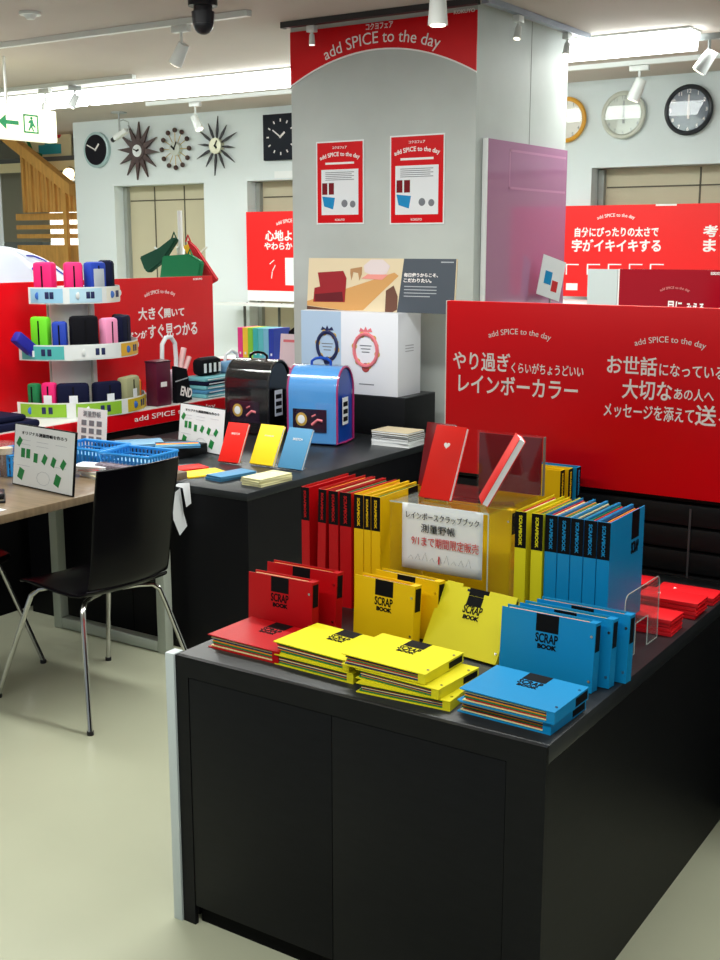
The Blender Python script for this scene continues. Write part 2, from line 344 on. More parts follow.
def poster(u0, v0, u1, v1, label):
    c = at(u0, v0, y=fy - .004), at(u1, v1, y=fy - .004); w_, h_ = c[1].x - c[0].x, c[0].z - c[1].z
    t = thing('paper_poster', label, 'poster', ((c[0].x + c[1].x) / 2, fy - .001, c[1].z), 0, 'red posters on the column')
    bx('sheet', (-w_ / 2, -.003, 0), (w_ / 2, -.0005, h_), white, t)
    bx('red_field', (-w_ / 2 + .008, -.004, .008), (w_ / 2 - .008, -.003, h_ - .008), red, t)
    bx('text_panel', (-w_ / 2 + .035, -.005, .05), (w_ / 2 - .035, -.004, h_ * .66), paper, t)
    text(t, 'コクヨフェア', letter, (0, -.0045, h_ * .92), width=w_ * .3, bold=.02)
    text(t, 'add SPICE to the day', letter, (0, -.0045, h_ * .835), width=w_ * .84, arc=1.7, bold=.02)
    bx('date_bar', (-w_ * .3, -.005, h_ * .72), (w_ * .3, -.004, h_ * .745), letter, t)
    mb = MB()
    for k in range(5): mb.box((-w_ * .3, -.0055, h_ * (.62 - .022 * k)), (w_ * (.3 - .05 * (k % 2)), -.005, h_ * (.628 - .022 * k)))
    mb.build('body_text', greyink, t, smooth=False)
    mb = MB().box((-w_ * .37, -.0055, h_ * .36), (-w_ * .26, -.005, h_ * .5)).box((-w_ * .23, -.0055, h_ * .36), (-w_ * .12, -.005, h_ * .5)); mb.build('book_picture', reddk, t, smooth=False)
    mb = MB().prism([(-w_ * .37, h_ * .34), (-w_ * .1, h_ * .32), (-w_ * .14, h_ * .18), (-w_ * .33, h_ * .22)], 'y', -.0055, -.005); mb.build('rainbow_picture', blu, t, smooth=False)
    mb = MB().ball((w_ * .1, -.005, h_ * .25), .02, (1, .05, 1)).ball((w_ * .27, -.005, h_ * .24), .018, (1, .05, 1)); mb.build('goods_picture', greyink, t)
    text(t, 'KOKUYO', letter, (0, -.0045, h_ * .055), width=w_ * .2, bold=.02)
poster(316, 142, 364, 224, 'red and white poster on the column, the left of the two')
poster(390, 136, 444, 224, 'red and white poster on the column, the right of the two')
# mauve gloss panel on the right face of the column
a, b = at(487, 138, x=CX1 + .02), at(567, 151, x=CX1 + .02)
t = thing('gloss_panel', 'tall glossy mauve panel against the right side of the concrete column', 'panel', (CX1 + .004, (a.y + b.y) / 2, 0))
hw = (b.y - a.y) / 2
mauve = mat('mauve_acrylic', (176, 124, 160), .05, spec=.9)
bx('board', (0, -hw, .9), (.02, hw, a.z), mauve, t); bx('edge_strip', (0, -hw - .014, .9), (.024, -hw, a.z), white, t)
bx('stand', (0, -hw, 0), (.02, hw, .899), steelw, t)
mb = MB().box((.0201, -hw + .25, a.z - .05), (.0206, hw - .02, a.z - .038)).box((.0201, -hw + .25, a.z - .24), (.0206, hw - .02, a.z - .228)).box((.0201, -hw + .25, a.z - .24), (.0206, -hw + .262, a.z - .038))
mb.build('printed_frame', mat('mauve_print', (196, 140, 176), .2), t, smooth=False)
c = at(551, 278, x=CX1 + .1)
t = thing('price_card', 'small white card with tiny pictures, tilted before the mauve panel', 'card', (c.x, c.y, c.z), math.radians(75))
M = Matrix.Rotation(math.radians(14), 4, 'Y')
bx('card', (-.1, -.004, -.11), (.1, 0, .11), paper, t, 0, M); bx('picture', (-.06, -.0055, -.04), (0, -.004, .03), blu, t, 0, M); bx('picture', (.01, -.0055, -.07), (.06, -.004, -.01), redink, t, 0, M)
MB().cyl((0, .004, -.10), (.0, .02, -c.z + .001), .006).build('stem', chrome, t)

# ------------------------------------------------------------------ clocks on the back wall
def clk(u, v, name, label, D=.05):
    c = at(u, v, y=WY - .02); return thing(name, label, 'clock', (c.x, WY, c.z), 0, 'wall clocks')
def hands(t, m, y, h, mi, ln):
    for k, (nm, a, l, w_) in enumerate((('hour_hand', h, ln * .6, .008), ('minute_hand', mi, ln, .005))):
        M = Matrix.Rotation(a, 4, 'Y'); MB().box((-w_, y - .004, -.01), (w_, y, l), 0, M).build(nm, m, t, smooth=False)
def disc(t, name, r, y0, y1, m, sc=1): return MB().cyl((0, y0, 0), (0, y1, 0), r, seg=48).build(name, m, t)
t = clk(97, 150, 'wall_clock', 'round black faced clock with a pale rim, leftmost on the wall')
disc(t, 'rim', .165, -.001, -.035, mat('pale_glass', (170, 196, 198), .15)); disc(t, 'face', .14, -.035, -.04, mat('clock_black', (18, 16, 24), .5, spec=.15)); hands(t, letter, -.041, .75, -1.15, .12)
sb = mat('walnut', (68, 44, 40), .4)
t = clk(139, 151, 'sunburst_clock', 'dark walnut sunburst clock with flat pointed rays')
for k in range(12):
    a = k * PI / 6 + .08; M = Matrix.Rotation(a, 4, 'Y')
    MB().prism([(-.032, .07), (0, .262), (.032, .07)], 'y', -.04, -.02, M=M).build('ray', sb, t, smooth=False)
disc(t, 'hub', .085, -.001, -.045, sb); disc(t, 'face', .055, -.045, -.05, white); hands(t, ink, -.051, 1.2, -1.2, .045)
t = clk(176, 149, 'ball_clock', 'ball clock with twelve brown beads on brass spokes')
br = mat('brass', (190, 160, 80), .3, metal=.8)
for k in range(12):
    M = Matrix.Rotation(k * PI / 6, 4, 'Y'); d = M @ Vector((0, 0, 1))
    rod = MB().cyl(Vector((0, -.03, 0)) + d * .05, Vector((0, -.03, 0)) + d * .158, .003).build('spoke', br, t)
    MB().ball(Vector((0, -.03, 0)) + d * .165, .022).build('bead', sb, t)
disc(t, 'hub', .06, -.001, -.045, mat('hub_grey', (200, 205, 195), .3)); hands(t, ink, -.05, -.9, .5, .07)
t = clk(217, 146, 'spike_clock', 'spiky black sunburst clock with a round brass centre')
for k in range(12):
    M = Matrix.Rotation(k * PI / 6 + .1, 4, 'Y'); ln = .215 if k % 2 else .255
    MB().prism([(-.004, .05), (-.012, .13), (0, ln), (.012, .13), (.004, .05)], 'y', -.035, -.022, M=M).build('ray', mat('ebony', (30, 28, 34), .4), t, smooth=False)
disc(t, 'hub', .068, -.001, -.05, mat('pale_brass', (206, 204, 180), .3, metal=.3)); hands(t, ink, -.051, 2.4, .5, .05)
t = clk(282, 137, 'square_clock', 'square black clock with white dial marks left of the column')
bx('case', (-.19, -.04, -.19), (.19, -.001, .19), mat('clock_dark', (26, 30, 40), .5, spec=.2), t, .004)
for k in range(12):
    M = Matrix.Rotation(k * PI / 6, 4, 'Y'); MB().box((-.006, -.042, .125), (.006, -.04, .15), 0, M).build('dial_mark', letter, t, smooth=False)
hands(t, letter, -.043, .9, -.95, .1)
bx('plaque', (-.1, -.004, -.34), (.12, -.001, -.28), white, t)
def round_clock(u, v, r, rimm, facem, label, dark):
    r *= .94
    t = clk(u, v, 'wall_clock', label)
    disc(t, 'face', r - .018, -.001, -.03, facem)
    MB().tube([(math.cos(2 * PI * k / 48) * (r - .012), -.03, math.sin(2 * PI * k / 48) * (r - .012)) for k in range(48)], .016, closed=True).build('rim', rimm, t)
    mk = letter if dark else mat('dial_grey', (150, 155, 150), .5)
    for k in range(12):
        a = k * PI / 6; text(t, str(k or 12), mk, (math.sin(a) * r * .75, -.031, math.cos(a) * r * .75), size=.025, name='numeral')
    hands(t, mk, -.034, 3.1, 0, r * .6)
    MB().cyl((0, -.042, 0), (0, -.044, 0), r - .03, seg=48).build('cover_glass', glass('clock_glass', a=.0), t)
round_clock(566, 120, .17, mat('amber_wood', (222, 160, 50), .4), mat('face_white', (240, 238, 230), .3), 'white clock with an amber wooden rim, half behind the column', False)
round_clock(624, 115, .172, mat('cream_rim', (206, 208, 196), .3), mat('face_cream', (196, 202, 190), .2), 'cream round clock right of the column', False)
round_clock(689, 110, .178, mat('dark_rim', (40, 44, 50), .25), mat('face_slate', (96, 106, 122), .2), 'slate faced round clock with a black rim, rightmost on the wall', True)

# ------------------------------------------------------------------ far left room beyond the wall
t = thing('timber_slat_house', 'pale timber slatted play house with a sloping roof beam at far left', 'play house', (-10.0, 8.7, 0))
MB().box((1.28, -.04, 0), (1.37, .06, 1.95)).build('corner_post', wood, t)
def zz(u, v): q = at(u, v, y=8.66); return q
A, B = zz(-30, 110), zz(70, 190)
mb = MB(); mb.prism([(A.x + 10, A.z + .07), (B.x + 10, B.z + .06), (B.x + 10, B.z - .06), (A.x + 10, A.z - .05)], 'y', -.05, .05); mb.build('roof_beam', wood, t, smooth=False)
def beamz(xx): s = (xx - (A.x + 10)) / (B.x - A.x); return A.z + (B.z - A.z) * s - .05
for k in range(24):
    xx = -.1 + k * .058
    MB().box((xx, .06 + .012 * (k % 2), 1.98), (xx + .034, .10 + .012 * (k % 2), beamz(xx) - .003)).build('slat', wood, t, smooth=False)
for z0, z1 in ((1.90, 1.97), (1.805, 1.85), (1.71, 1.755), (1.2, 1.64)): MB().box((-.3, .13, z0), (1.28, .17, z1)).build('cross_board', wood, t, smooth=False)
MB().box((.55, .02, 1.3), (.6, .059, 2.2)).build('inner_post', wood, t, smooth=False)
t = thing('back_light_panel', 'lit white strip window behind the timber slats', 'light panel', (-9.8, 9.4, 1.25))
bx('panel', (-.6, 0, 0), (1.2, .03, .75), mat('lit_panel', (255, 250, 240), .5, emit=1.6), t); bx('frame', (-.65, .03, -1.199), (1.25, .06, .8), whitep, t)
t = thing('wall_shelf', 'grey shelf high on the far wall holding a teal picture', 'shelf', (-9.2, 9.2, 0))
a, b = at(10, 160, y=9.2), at(76, 163, y=9.2)
bx('board', (a.x + 9.2 - .5, -.1, a.z - .05), (b.x + 9.2 + .3, .2, a.z), mat('shelf_grey', (96, 100, 100), .5), t); bx('rear_panel', (a.x + 9.2 - .5, .2, a.z - .9), (b.x + 9.2 + .3, .23, CZ - .01), mat('shelf_back', (150, 150, 135), .6), t)
bx('fascia', (a.x + 9.2 - .5, -.12, a.z - .15), (b.x + 9.2 + .3, -.1, a.z - .05), cream, t)
bx('upright', (b.x + 9.2 + .3, -.1, 0), (b.x + 9.2 + .34, .2, CZ - .01), cream, t)
p0 = at(52, 158, y=9.15)
t = thing('shelf_picture', 'teal and green picture standing on the high shelf at left', 'picture', (p0.x, 9.15, a.z + .001))
teal = mat('teal_print', (40, 160, 176), .5)
bx('board', (-.42, 0, 0), (.3, .02, .36), cream, t)
bx('teal_shape', (-.2, -.004, .03), (.15, -.0005, .13), teal, t); bx('teal_shape', (-.1, -.004, .131), (.08, -.0005, .18), teal, t)
MB().ball((.0, -.003, .24), .05, (1, .05, 1)).ball((.12, -.003, .23), .04, (1, .05, 1)).build('flower_print', redink, t)
MB().tube([(-.35, -.002, .3), (-.36, -.002, .18), (-.3, -.002, .06), (-.15, -.002, .02)], .02).build('green_curve', green, t)
c = at(66, 174, y=9.0)
t = thing('round_lamp', 'glowing round lamp under the high shelf at left', 'lamp', (c.x, 9.075, c.z))
MB().ball((0, -.04, 0), .07, (1.2, .4, .9)).build('bulb', mat('warm_lamp', (255, 238, 190), .4, emit=3), t); MB().cyl((0, -.03, 0), (0, .0, 0), .08).build('rim', chrome, t)
MB().cyl((0, -.01, .05), (0, -.01, a.z - .152 - c.z), .01).build('stem', chrome, t)

# ------------------------------------------------------------------ back wall red signs
a, b, c = at(565, 206, y=8.2), at(720, 204, y=8.2), at(561, 296, y=8.2)
t = thing('wide_red_sign', 'bright red sign with white writing hanging before the right shuttered window', 'sign', (a.x, 8.2, c.z))
W = 2.0; HH = a.z - c.z
bx('board', (0, 0, 0), (W, .02, HH), red2, t); bx('clip', (b.x - a.x - .45, -.002, HH - .012), (b.x - a.x - .3, 0, HH), letter, t); bx('seam', (1.24 - .08, -.001, 0), (1.242 - .08, 0, HH), mat('seam_red', (200, 40, 40), .5), t)
bx('support', (.3, .02, -c.z + .001), (.34, .05, HH), steelw, t); bx('support', (1.5, .02, -c.z + .001), (1.54, .05, HH), steelw, t)
Y = 8.2
ptext(t, 'add SPICE to the day', 597, 212, 635, 219, y=Y, arc=1.8, bold=.01)
ptext(t, '自分にぴったりの太さで', 574, 227, 658, 237, y=Y, bold=.03)
ptext(t, '字がイキイキする', 571, 239, 660, 252, y=Y, bold=.03)
ptext(t, '考え', 703, 225, 733, 237, y=Y, bold=.03); ptext(t, 'まと', 703, 239, 733, 252, y=Y, bold=.03)
mb = MB()
for u in (566, 587, 608, 629, 650):
    q = at(u, 265, y=Y); mb.box((q.x - a.x, -.002, q.z - c.z), (q.x - a.x + .1, 0, q.z - c.z + .008)); mb.box((q.x - a.x, -.002, q.z - c.z - .07), (q.x - a.x + .01, 0, q.z - c.z))
q = at(566, 290, y=Y); mb.box((q.x - a.x, -.002, q.z - c.z), (q.x - a.x + .09, 0, q.z - c.z + .05))
mb.build('printed_boxes', letter, t, smooth=False)
t = thing('white_stock_shelf', 'white shelf unit under the red sign on the back wall', 'shelf', (a.x + .02, 7.85, 0))
bx('body', (0, 0, 0), (1.9, .3, c.z - .02), whitep, t, .004); bx('shelf_edge', (0, -.012, c.z - .07), (1.9, 0, c.z - .03), paper, t)
a, b, c = at(246, 212, y=8.2), at(246, 290, y=8.2), at(300, 212, y=8.2)
t = thing('red_window_sign', 'red sign with white writing in the window left of the column', 'sign', (a.x, 8.2, b.z))
HH = a.z - b.z
bx('board', (0, 0, 0), (1.2, .02, HH), red2, t); bx('photo_panel', (.42, -.003, .05), (1.1, 0, HH * .42), white, t)
ptext(t, 'add SPICE to the day', 276, 218, 310, 224, y=8.2, arc=1.8, bold=.01)
ptext(t, '心地よい', 265, 230, 302, 241, y=8.2, bold=.03); ptext(t, 'やわらかリング', 264, 242, 314, 250, y=8.2, bold=.03)
mb = MB()
for k, (u, v, r) in enumerate(((272, 262, .4), (274, 268, 0), (272, 275, -.4))):
    q = at(u, v, y=8.2); mb.box((-.03, -.002, -.004), (.03, 0, .004), 0, Matrix.Translation((q.x - a.x, 0, q.z - b.z)) @ Matrix.Rotation(r - 1, 4, 'Y'))
mb.build('dash_marks', letter, t, smooth=False)
bx('lower_strip', (0, .0, -.09), (1.2, .015, -.002), white, t)
z0 = at(245, 303, y=8.1).z
t = thing('metal_shelf_rack', 'thin white metal shelf rack under the red window sign', 'shelf', (a.x - .22, 8.0, 0))
bx('shelf_board', (0, 0, z0 - .02), (1.4, .25, z0), whitep, t); dkp = mat('dark_pole', (84, 84, 80), .4)
for xx in (.24, .62): MB().cyl((xx, .13, 0), (xx, .13, z0 - .021), .012).build('leg', dkp, t)
for xx in (.24, .62): MB().cyl((xx, .16, z0), (xx, .17, b.z - .13), .01).build('upright', dkp, t)

# middle distance: dark red glossy board seen above the front red sign
a, b, c = at(620, 269, y=4.6), at(720, 267, y=4.6), at(588, 269, y=4.6)
t = thing('maroon_board', 'dark red glossy board rising behind the front red sign', 'sign', (a.x, 4.6, 1.0))
bx('board', (0, 0, 0), (1.2, .02, a.z - 1.0), mat('maroon_gloss', (150, 14, 30), .12), t); bx('edge_strip', (-.006, -.001, 0), (-.0005, .021, a.z - 1.0), letter, t)
bx('stand', (.1, .02, -.999), (1.1, .05, .3), blackw, t)
ptext(t, 'add SPICE to the day', 660, 283, 690, 293, y=4.6, arc=1.3, bold=.005, m=mat('pale_red_print', (226, 130, 130), .5))
ptext(t, '目に', 668, 301, 682, 312, y=4.6, bold=.03); ptext(t, 'みえる', 686, 303, 704, 312, y=4.6, bold=.03); ptext(t, 'KOKUYO', 711, 272, 720, 275, y=4.6, bold=.03)
t = thing('frosted_panel', 'pale grey panel beside the dark red board behind the front sign', 'panel', (c.x, 4.6, 1.0))
bx('board', (0, 0, 0), (a.x - c.x - .009, .02, c.z - 1.0), mat('frosted_grey', (196, 206, 206), .3), t); bx('foot', (0, -.05, -.999), (a.x - c.x - .01, .1, -.001), whitep, t)

# ------------------------------------------------------------------ front display counter and red sign board
T0 = .695; X0, X1, Y0, Y1 = -1.828, -.870, 1.97, 3.27
t = thing('display_counter', 'large black display counter in the foreground covered with scrapbooks', 'counter', (X0, Y0, 0))
w_, d_ = X1 - X0, Y1 - Y0
mb = MB().box((0, .012, .655), (w_, d_, T0), .0012)
mb.build('countertop', blackt, t)
mb = MB().box((0, 0, .645), (w_, .0118, T0 - .0005)).box((w_ - .085, 0, 0), (w_, .0118, .645)).box((0, 0, 0), (.038, .0118, .645)); mb.build('front_frame', blackw, t, smooth=False)
bx('door', (.0395, .001, .052), (.450, .014, .6435), blackw, t, .0012); bx('door', (.4515, .001, .052), (w_ - .0865, .014, .6435), blackw, t, .0012)
bx('plinth', (.039, .023, .0), (w_ - .086, .04, .0515), blackg, t)
bx('side_panel', (w_ - .014, .012, 0), (w_, d_, .6545), blackw, t); bx('rear_panel', (.0, d_ - .02, 0), (w_ - .0145, d_, .6545), blackw, t)
bx('side_panel', (0, .0405, 0), (.016, d_ - .0205, .6545), blackw, t)
o = bx('edge_post', (-.027, -.006, 0), (-.0005, .03, .697), mat('pale_blue_laminate', (198, 208, 210), .4), t, .001); o['label'] = 'pale grey corner post'
t = thing('slatted_gondola', 'black slatted shelf unit behind the front counter, under the red sign', 'shelf unit', (X0, Y1 + .012, 0))
mb = MB().box((0, .02, 0), (1.9, .4, 1.28))
mb.build('body', blackg, t, smooth=False)
mb = MB()
for k in range(18): mb.box((0, 0, .008 + k * .07), (1.9, .0195, .07 + k * .07), .003)
mb.build('slat_panel', blackw, t)
mb = MB(); mb.box((.80, -.0045, 0), (.806, -.0005, .9)); mb.build('slot_strip', mat('grey_slot', (60, 62, 66), .5), t, smooth=False)
SY = Y1 - .012
sa, sb2 = at(447, 300.6, y=SY), at(576, 485.7, y=SY)
t = thing('big_red_sign', 'large red sign with white Japanese writing behind the scrapbook counter', 'sign', (sa.x, SY, sb2.z))
bx('board', (0, 0, 0), (1.75, .0215, sa.z - sb2.z), red, t, .001); bx('edge_trim', (-.004, .001, 0), (-.0005, .0225, sa.z - sb2.z), letter, t)
ptext(t, 'add SPICE to the day', 488, 326, 551, 339, y=SY, arc=1.8, bold=.0)
ptext(t, 'やり過ぎ', 453, 352, 510, 371, y=SY, bold=.014)
ptext(t, 'くらいがちょうどいい', 511, 364, 583, 375, y=SY, bold=.012)
ptext(t, 'レインボーカラー', 457, 377, 576, 396, y=SY, bold=.014)
ptext(t, 'add SPICE to the day', 634, 333, 706, 348, y=SY, arc=1.8, bold=.0)
ptext(t, 'お世話', 607, 356, 657, 375, y=SY, bold=.014); ptext(t, 'になっている、', 659, 365, 730, 378, y=SY, bold=.012)
ptext(t, '大切な', 622, 380, 672, 400, y=SY, bold=.014); ptext(t, 'あの人へ', 674, 389, 714, 401, y=SY, bold=.012)
ptext(t, 'メッセージを添えて', 603, 405, 693, 420, y=SY, bold=.012); ptext(t, '送る', 695, 406, 736, 427, y=SY, bold=.014)
text(t, 'KOKUYO', letter, (at(716, 319, y=SY).x - sa.x + .06, -.0015, at(716, 319, y=SY).z - sb2.z), width=.05, bold=.02)

# ------------------------------------------------------------------ scrapbooks
PAGES = [mat('page_red', (206, 30, 36), .7), mat('page_orange', (240, 150, 30), .7), mat('page_cream', (236, 222, 160), .7), mat('page_green', (10, 130, 80), .7), mat('page_navy', (12, 40, 96), .7)]
def scrapbook(cov, label, loc, rz=0, w_=.215, d_=.16, h_=.030, stand=False, lean=0, notch=False, lift=0, fan=1, lab=True, ringed=True, group=None, bk_m=None):
    """flat: spine on the +x end, label at the rear edge; standing: the rear edge points up, front cover to -y"""
    t = thing('scrapbook', label, 'scrapbook', loc, rz, group, rx=(PI / 2 - lean) if stand else 0)
    x0, x1 = -w_ / 2, w_ / 2; nx = .0 if not lab else .0
    pts = [(x0, 0), (x1, 0), (x1, d_)]
    if notch: pts += [(nx + .030, d_), (nx + .030, d_ - .012), (nx + .018, d_ - .012), (nx + .018, d_ - .02), (nx - .026, d_ - .02), (nx - .026, d_ - .012), (nx - .034, d_ - .012), (nx - .034, d_ - .004), (nx - .05, d_ - .004), (nx - .05, d_ + .004), (x0 + .01, d_ + .004), (x0 + .01, d_)]
    pts += [(x0, d_)]
    sw = .018
    L = Matrix.Translation((x1, 0, h_ - .002)) @ Matrix.Rotation(lift, 4, 'Y') @ Matrix.Translation((-x1, 0, -(h_ - .002)))
    MB().prism(pts, 'z', h_ - .002, h_, M=L).build('front_cover', cov, t, smooth=False)
    MB().prism([(x0, 0), (x1, 0), (x1, d_), (x0, d_)], 'z', 0, .002).build('rear_cover', bk_m or cov, t, smooth=False)
    # spine: a box at the +x end with a finger notch, as the ends of the boards fold round
    bx('spine', (x1 - sw, .001, .0021), (x1, d_ - .001, h_ - .0021), cov, t)
    n = 6; z = .0035; dz = (h_ - .008) / n
    for k in range(n):
        m = PAGES[(k * 3 + len(label)) % 5]; f = fan * .012 * math.sin(k * 1.3)
        M = Matrix.Translation((x1 - sw, 0, z)) @ Matrix.Rotation((lift * k / n) if lift else 0, 4, 'Y') @ Matrix.Translation((-(x1 - sw), 0, -z))
        MB().box((x0 + .006 + abs(f) * .5, .004 + abs(f) * .15, z), (x1 - sw - .0005, d_ - .005, z + dz * .72), 0, M).build('page', m, t, smooth=False)
        z += dz
    if lab:
        lw = .027
        zt = h_
        mb = MB()
        if notch: mb.box((nx - lw + .003, d_ - .045, zt + .0001), (nx + lw - .008, d_ - .0205, zt + .0006), 0, L)
        else: mb.box((nx - lw, d_ - .040, zt + .0001), (nx + lw, d_ - .0005, zt + .0006), 0, L)
        if notch: mb.box((nx - .03, d_ - .03, h_ - .0062), (nx + .03, d_ - .001, h_ - .0042), 0)
        lb = mb.build('label', ink, t, smooth=False)
        tx = text(lb, 'SCRAP', ink, (0, 0, 0), width=lw * 2, size=.021, rot=(0, 0, 0), bold=.02)
        tx.data.transform(L @ Matrix.Translation((nx, d_ - .054, zt + .0004)))
        tx = text(lb, 'BOOK', ink, (0, 0, 0), width=lw * 1.7, size=.011, rot=(0, 0, 0), bold=.05)
        tx.data.transform(L @ Matrix.Translation((nx + .002, d_ - .073, zt + .0004)))
    if ringed:
        mb = MB()
        for yy in (.025, d_ - .03): mb.cyl((x1 - .008, yy, h_ + .0001), (x1 - .008, yy, h_ + .0015), .0032, seg=12, M=L)
        mb.build('rivet', chrome, t)
        o = bx('spine_label', (x1 + .0001, d_ - .065, .004), (x1 + .0008, d_ - .008, h_ - .004), ink, t)
    return t
G1 = 'scrapbooks along the front of the black counter'
# red: one flat, two standing
scrapbook(redsc, 'red scrapbook lying flat at the left front of the counter', (-1.69, 2.052, T0), math.radians(-1), .215, .165, .030, group=G1, lift=.012)
scrapbook(redsc, 'front of the two red scrapbooks standing at the left', (-1.722, 2.268, T0), math.radians(1), .195, .140, .030, True, .04, group=G1)
scrapbook(redsc, 'rear of the two red scrapbooks standing at the left', (-1.708, 2.335, T0), math.radians(1), .215, .150, .030, True, .07, group=G1)
# yellow flat piles
scrapbook(yel, 'lower yellow scrapbook of the pair beside the flat red one', (-1.48, 2.045, T0), math.radians(-2), .225, .165, .024, group=G1, lab=False)
scrapbook(yel, 'upper yellow scrapbook of the pair beside the flat red one', (-1.492, 2.052, T0 + .0245), math.radians(-3), .220, .165, .024, group=G1, lift=.012)
scrapbook(yel, 'lowest yellow scrapbook of the middle front pile', (-1.225, 2.015, T0), math.radians(4), .225, .165, .022, group=G1, lab=False)
scrapbook(yel, 'middle yellow scrapbook of the middle front pile', (-1.245, 2.022, T0 + .0225), math.radians(-3), .215, .165, .022, group=G1, lab=False)
scrapbook(yel, 'topmost yellow scrapbook of the middle front pile', (-1.282, 2.026, T0 + .046), math.radians(-1), .215, .165, .022, group=G1, lift=.02)
# yellow standing and leaning
scrapbook(yel2, 'yellow scrapbook standing just in front of the handwritten notice, front one', (-1.468, 2.353, T0), math.radians(-4), .18, .150, .030, True, .06, group=G1)
scrapbook(yel2, 'yellow scrapbook standing behind another under the handwritten notice', (-1.445, 2.415, T0), math.radians(-4), .19, .150, .030, True, .08, group=G1)
scrapbook(yel, 'yellow scrapbook leaning back with a notched top edge beside the blue ones', (-1.258, 2.332, T0), math.radians(-8), .215, .165, .012, True, .55, notch=True, group=G1, ringed=True)
# blue
for k, (yy, xx) in enumerate(((2.305, -1.016), (2.351, -.995), (2.400, -.975))):
    scrapbook(blu, ('front', 'middle', 'rear')[k] + ' of the three blue scrapbooks standing at the right front', (xx, yy, T0), math.radians(-1), .225, .155, .030, True, .07, group=G1)
scrapbook(blu, 'lower blue scrapbook lying flat at the right front corner', (-.995, 2.03, T0), math.radians(-2), .215, .165, .026, group=G1, lab=False)
scrapbook(blu, 'upper blue scrapbook lying flat at the right front corner', (-.985, 2.022, T0 + .0265), math.radians(-1), .215, .165, .026, group=G1, lift=.018)

def binder(cov, label, loc, th=.03, rz=0, ry=0, dep=.225, ht=.315, side=False, seed=0):
    """A4 scrapbook standing upright, spine towards -y"""
    t = thing('tall_scrapbook', label, 'scrapbook', loc, rz, 'tall scrapbooks standing in rows', ry=ry)
    bx('cover', (0, .0, 0), (.002, dep, ht), cov, t); bx('cover', (th - .002, 0, 0), (th, dep, ht), cov, t)
    bx('spine', (.0021, 0, .0), (th - .0021, .002, ht), cov, t)
    n = 5
    for k in range(n):
        xx = .004 + (th - .008) * k / n
        bx('page', (xx, .004, .004), (xx + (th - .008) / n * .6, dep - .006 - .004 * (k % 2), ht - .006 - .002 * (k % 3)), PAGES[(k * 2 + seed) % 5], t)
    lb = bx('spine_label', (0, -.0007, ht * .71), (th, -.0001, ht - .001), ink, t)
    text(lb, 'SCRAPBOOK', cov, (th / 2, -.0012, ht * .85), width=ht * .24, size=th * .28, rot=(PI / 2, PI / 2, 0), bold=.03)
    if side:
        lb = bx('side_label', (th + .0001, dep * .62, ht - .07), (th + .0007, dep * .84, ht - .0005), ink, t)
        text(lb, 'SCRAP', ink, (th + .0008, dep * .73, ht - .092), width=dep * .22, size=.03, rot=(PI / 2, 0, PI / 2), bold=.02)
    return t
xs = [(-1.826, .026, 0, 'leftmost'), (-1.778, .026, .03, 'second'), (-1.736, .030, 0, 'third'), (-1.700, .036, 0, 'fourth')]
for k, (xx, th, ry, nm) in enumerate(xs):
    binder(redsc, nm + ' tall red scrapbook in the row behind the small red ones', (xx - .012, 2.495, T0 + (.0008 if ry else 0)), th, ry=ry, seed=k)
for k, (xx, th, nm) in enumerate(((-1.661, .029, 'left'), (-1.630, .021, 'middle'), (-1.607, .027, 'right'))):
    binder(yel2, nm + ' tall yellow scrapbook of the three beside the clear riser', (xx - .006, 2.495, T0), th, seed=k + 1, side=(k == 2))
for k, (xx, nm) in enumerate(((-1.226, 'left'), (-1.182, 'right'))):
    binder(yel, nm + ' of the two tall yellow scrapbooks right of the clear riser', (xx, 2.545, T0), .030, seed=k)
for k, nm in enumerate(('leftmost', 'second', 'middle', 'fourth', 'rightmost')):
    binder(blu, nm + ' of the five tall blue scrapbooks', (-1.148 + k * .0335, 2.55, T0), .0315, seed=k, side=(k == 4))
for k, (cov, yy, nm) in enumerate(((yel2, 3.08, 'tall yellow scrapbook at the back under the red sign, front one'), (yel2, 3.115, 'tall yellow scrapbook at the back under the red sign, behind another'), (blu, 3.15, 'tall blue scrapbook at the back under the red sign'))):
    binder(cov, nm, (-1.345 + .01 * k, yy, T0), .03, rz=PI / 2, seed=k)

# clear riser with notebooks and the handwritten notice
RX0, RX1, RY0, RY1, RZ = -1.572, -1.285, 2.52, 2.80, 1.0
t = thing('acrylic_riser', 'clear acrylic riser box in the middle of the counter', 'display riser', (RX0, RY0, T0))
bx('top_plate', (0, 0, RZ - T0 - .004), (RX1 - RX0, RY1 - RY0, RZ - T0), acry, t)
bx('side_plate', (0, 0, 0), (.004, RY1 - RY0, RZ - T0 - .0041), acry, t); bx('side_plate', (RX1 - RX0 - .004, 0, 0), (RX1 - RX0, RY1 - RY0, RZ - T0 - .0041), acry, t)
edge = mat('acrylic_edge', (190, 200, 190), .1, spec=.8)
mb = MB()
mb.box((0, -.001, RZ - T0 - .004), (RX1 - RX0, -.0001, RZ - T0)); mb.box((RX1 - RX0 - .003, -.001, 0), (RX1 - RX0, -.0001, RZ - T0 - .0045)); mb.build('polished_edge', edge, t, smooth=False)
t = scrapbook(yel2, 'large yellow scrapbook standing under the clear riser', (-1.430, 2.70, T0), 0, .26, .28, .03, True, .02, lab=False)
c = (at(400, 503, y=2.5), at(481, 512, y=2.5), at(473, 578, y=2.5), at(397, 567, y=2.5))
t = thing('handwritten_notice', 'white handwritten notice taped to the front of the clear riser', 'notice', (c[0].x, 2.512, c[3].z))
WN = c[1].x - c[0].x; HN = c[0].z - c[3].z
g = [[(WN * i / 12, -.003 * math.sin(PI * i / 12) - .001 * (1 - j / 6) ** 2, HN * j / 6) for i in range(13)] for j in range(7)]
MB().sheet(g).build('sheet', paper, t, solid=.0006)
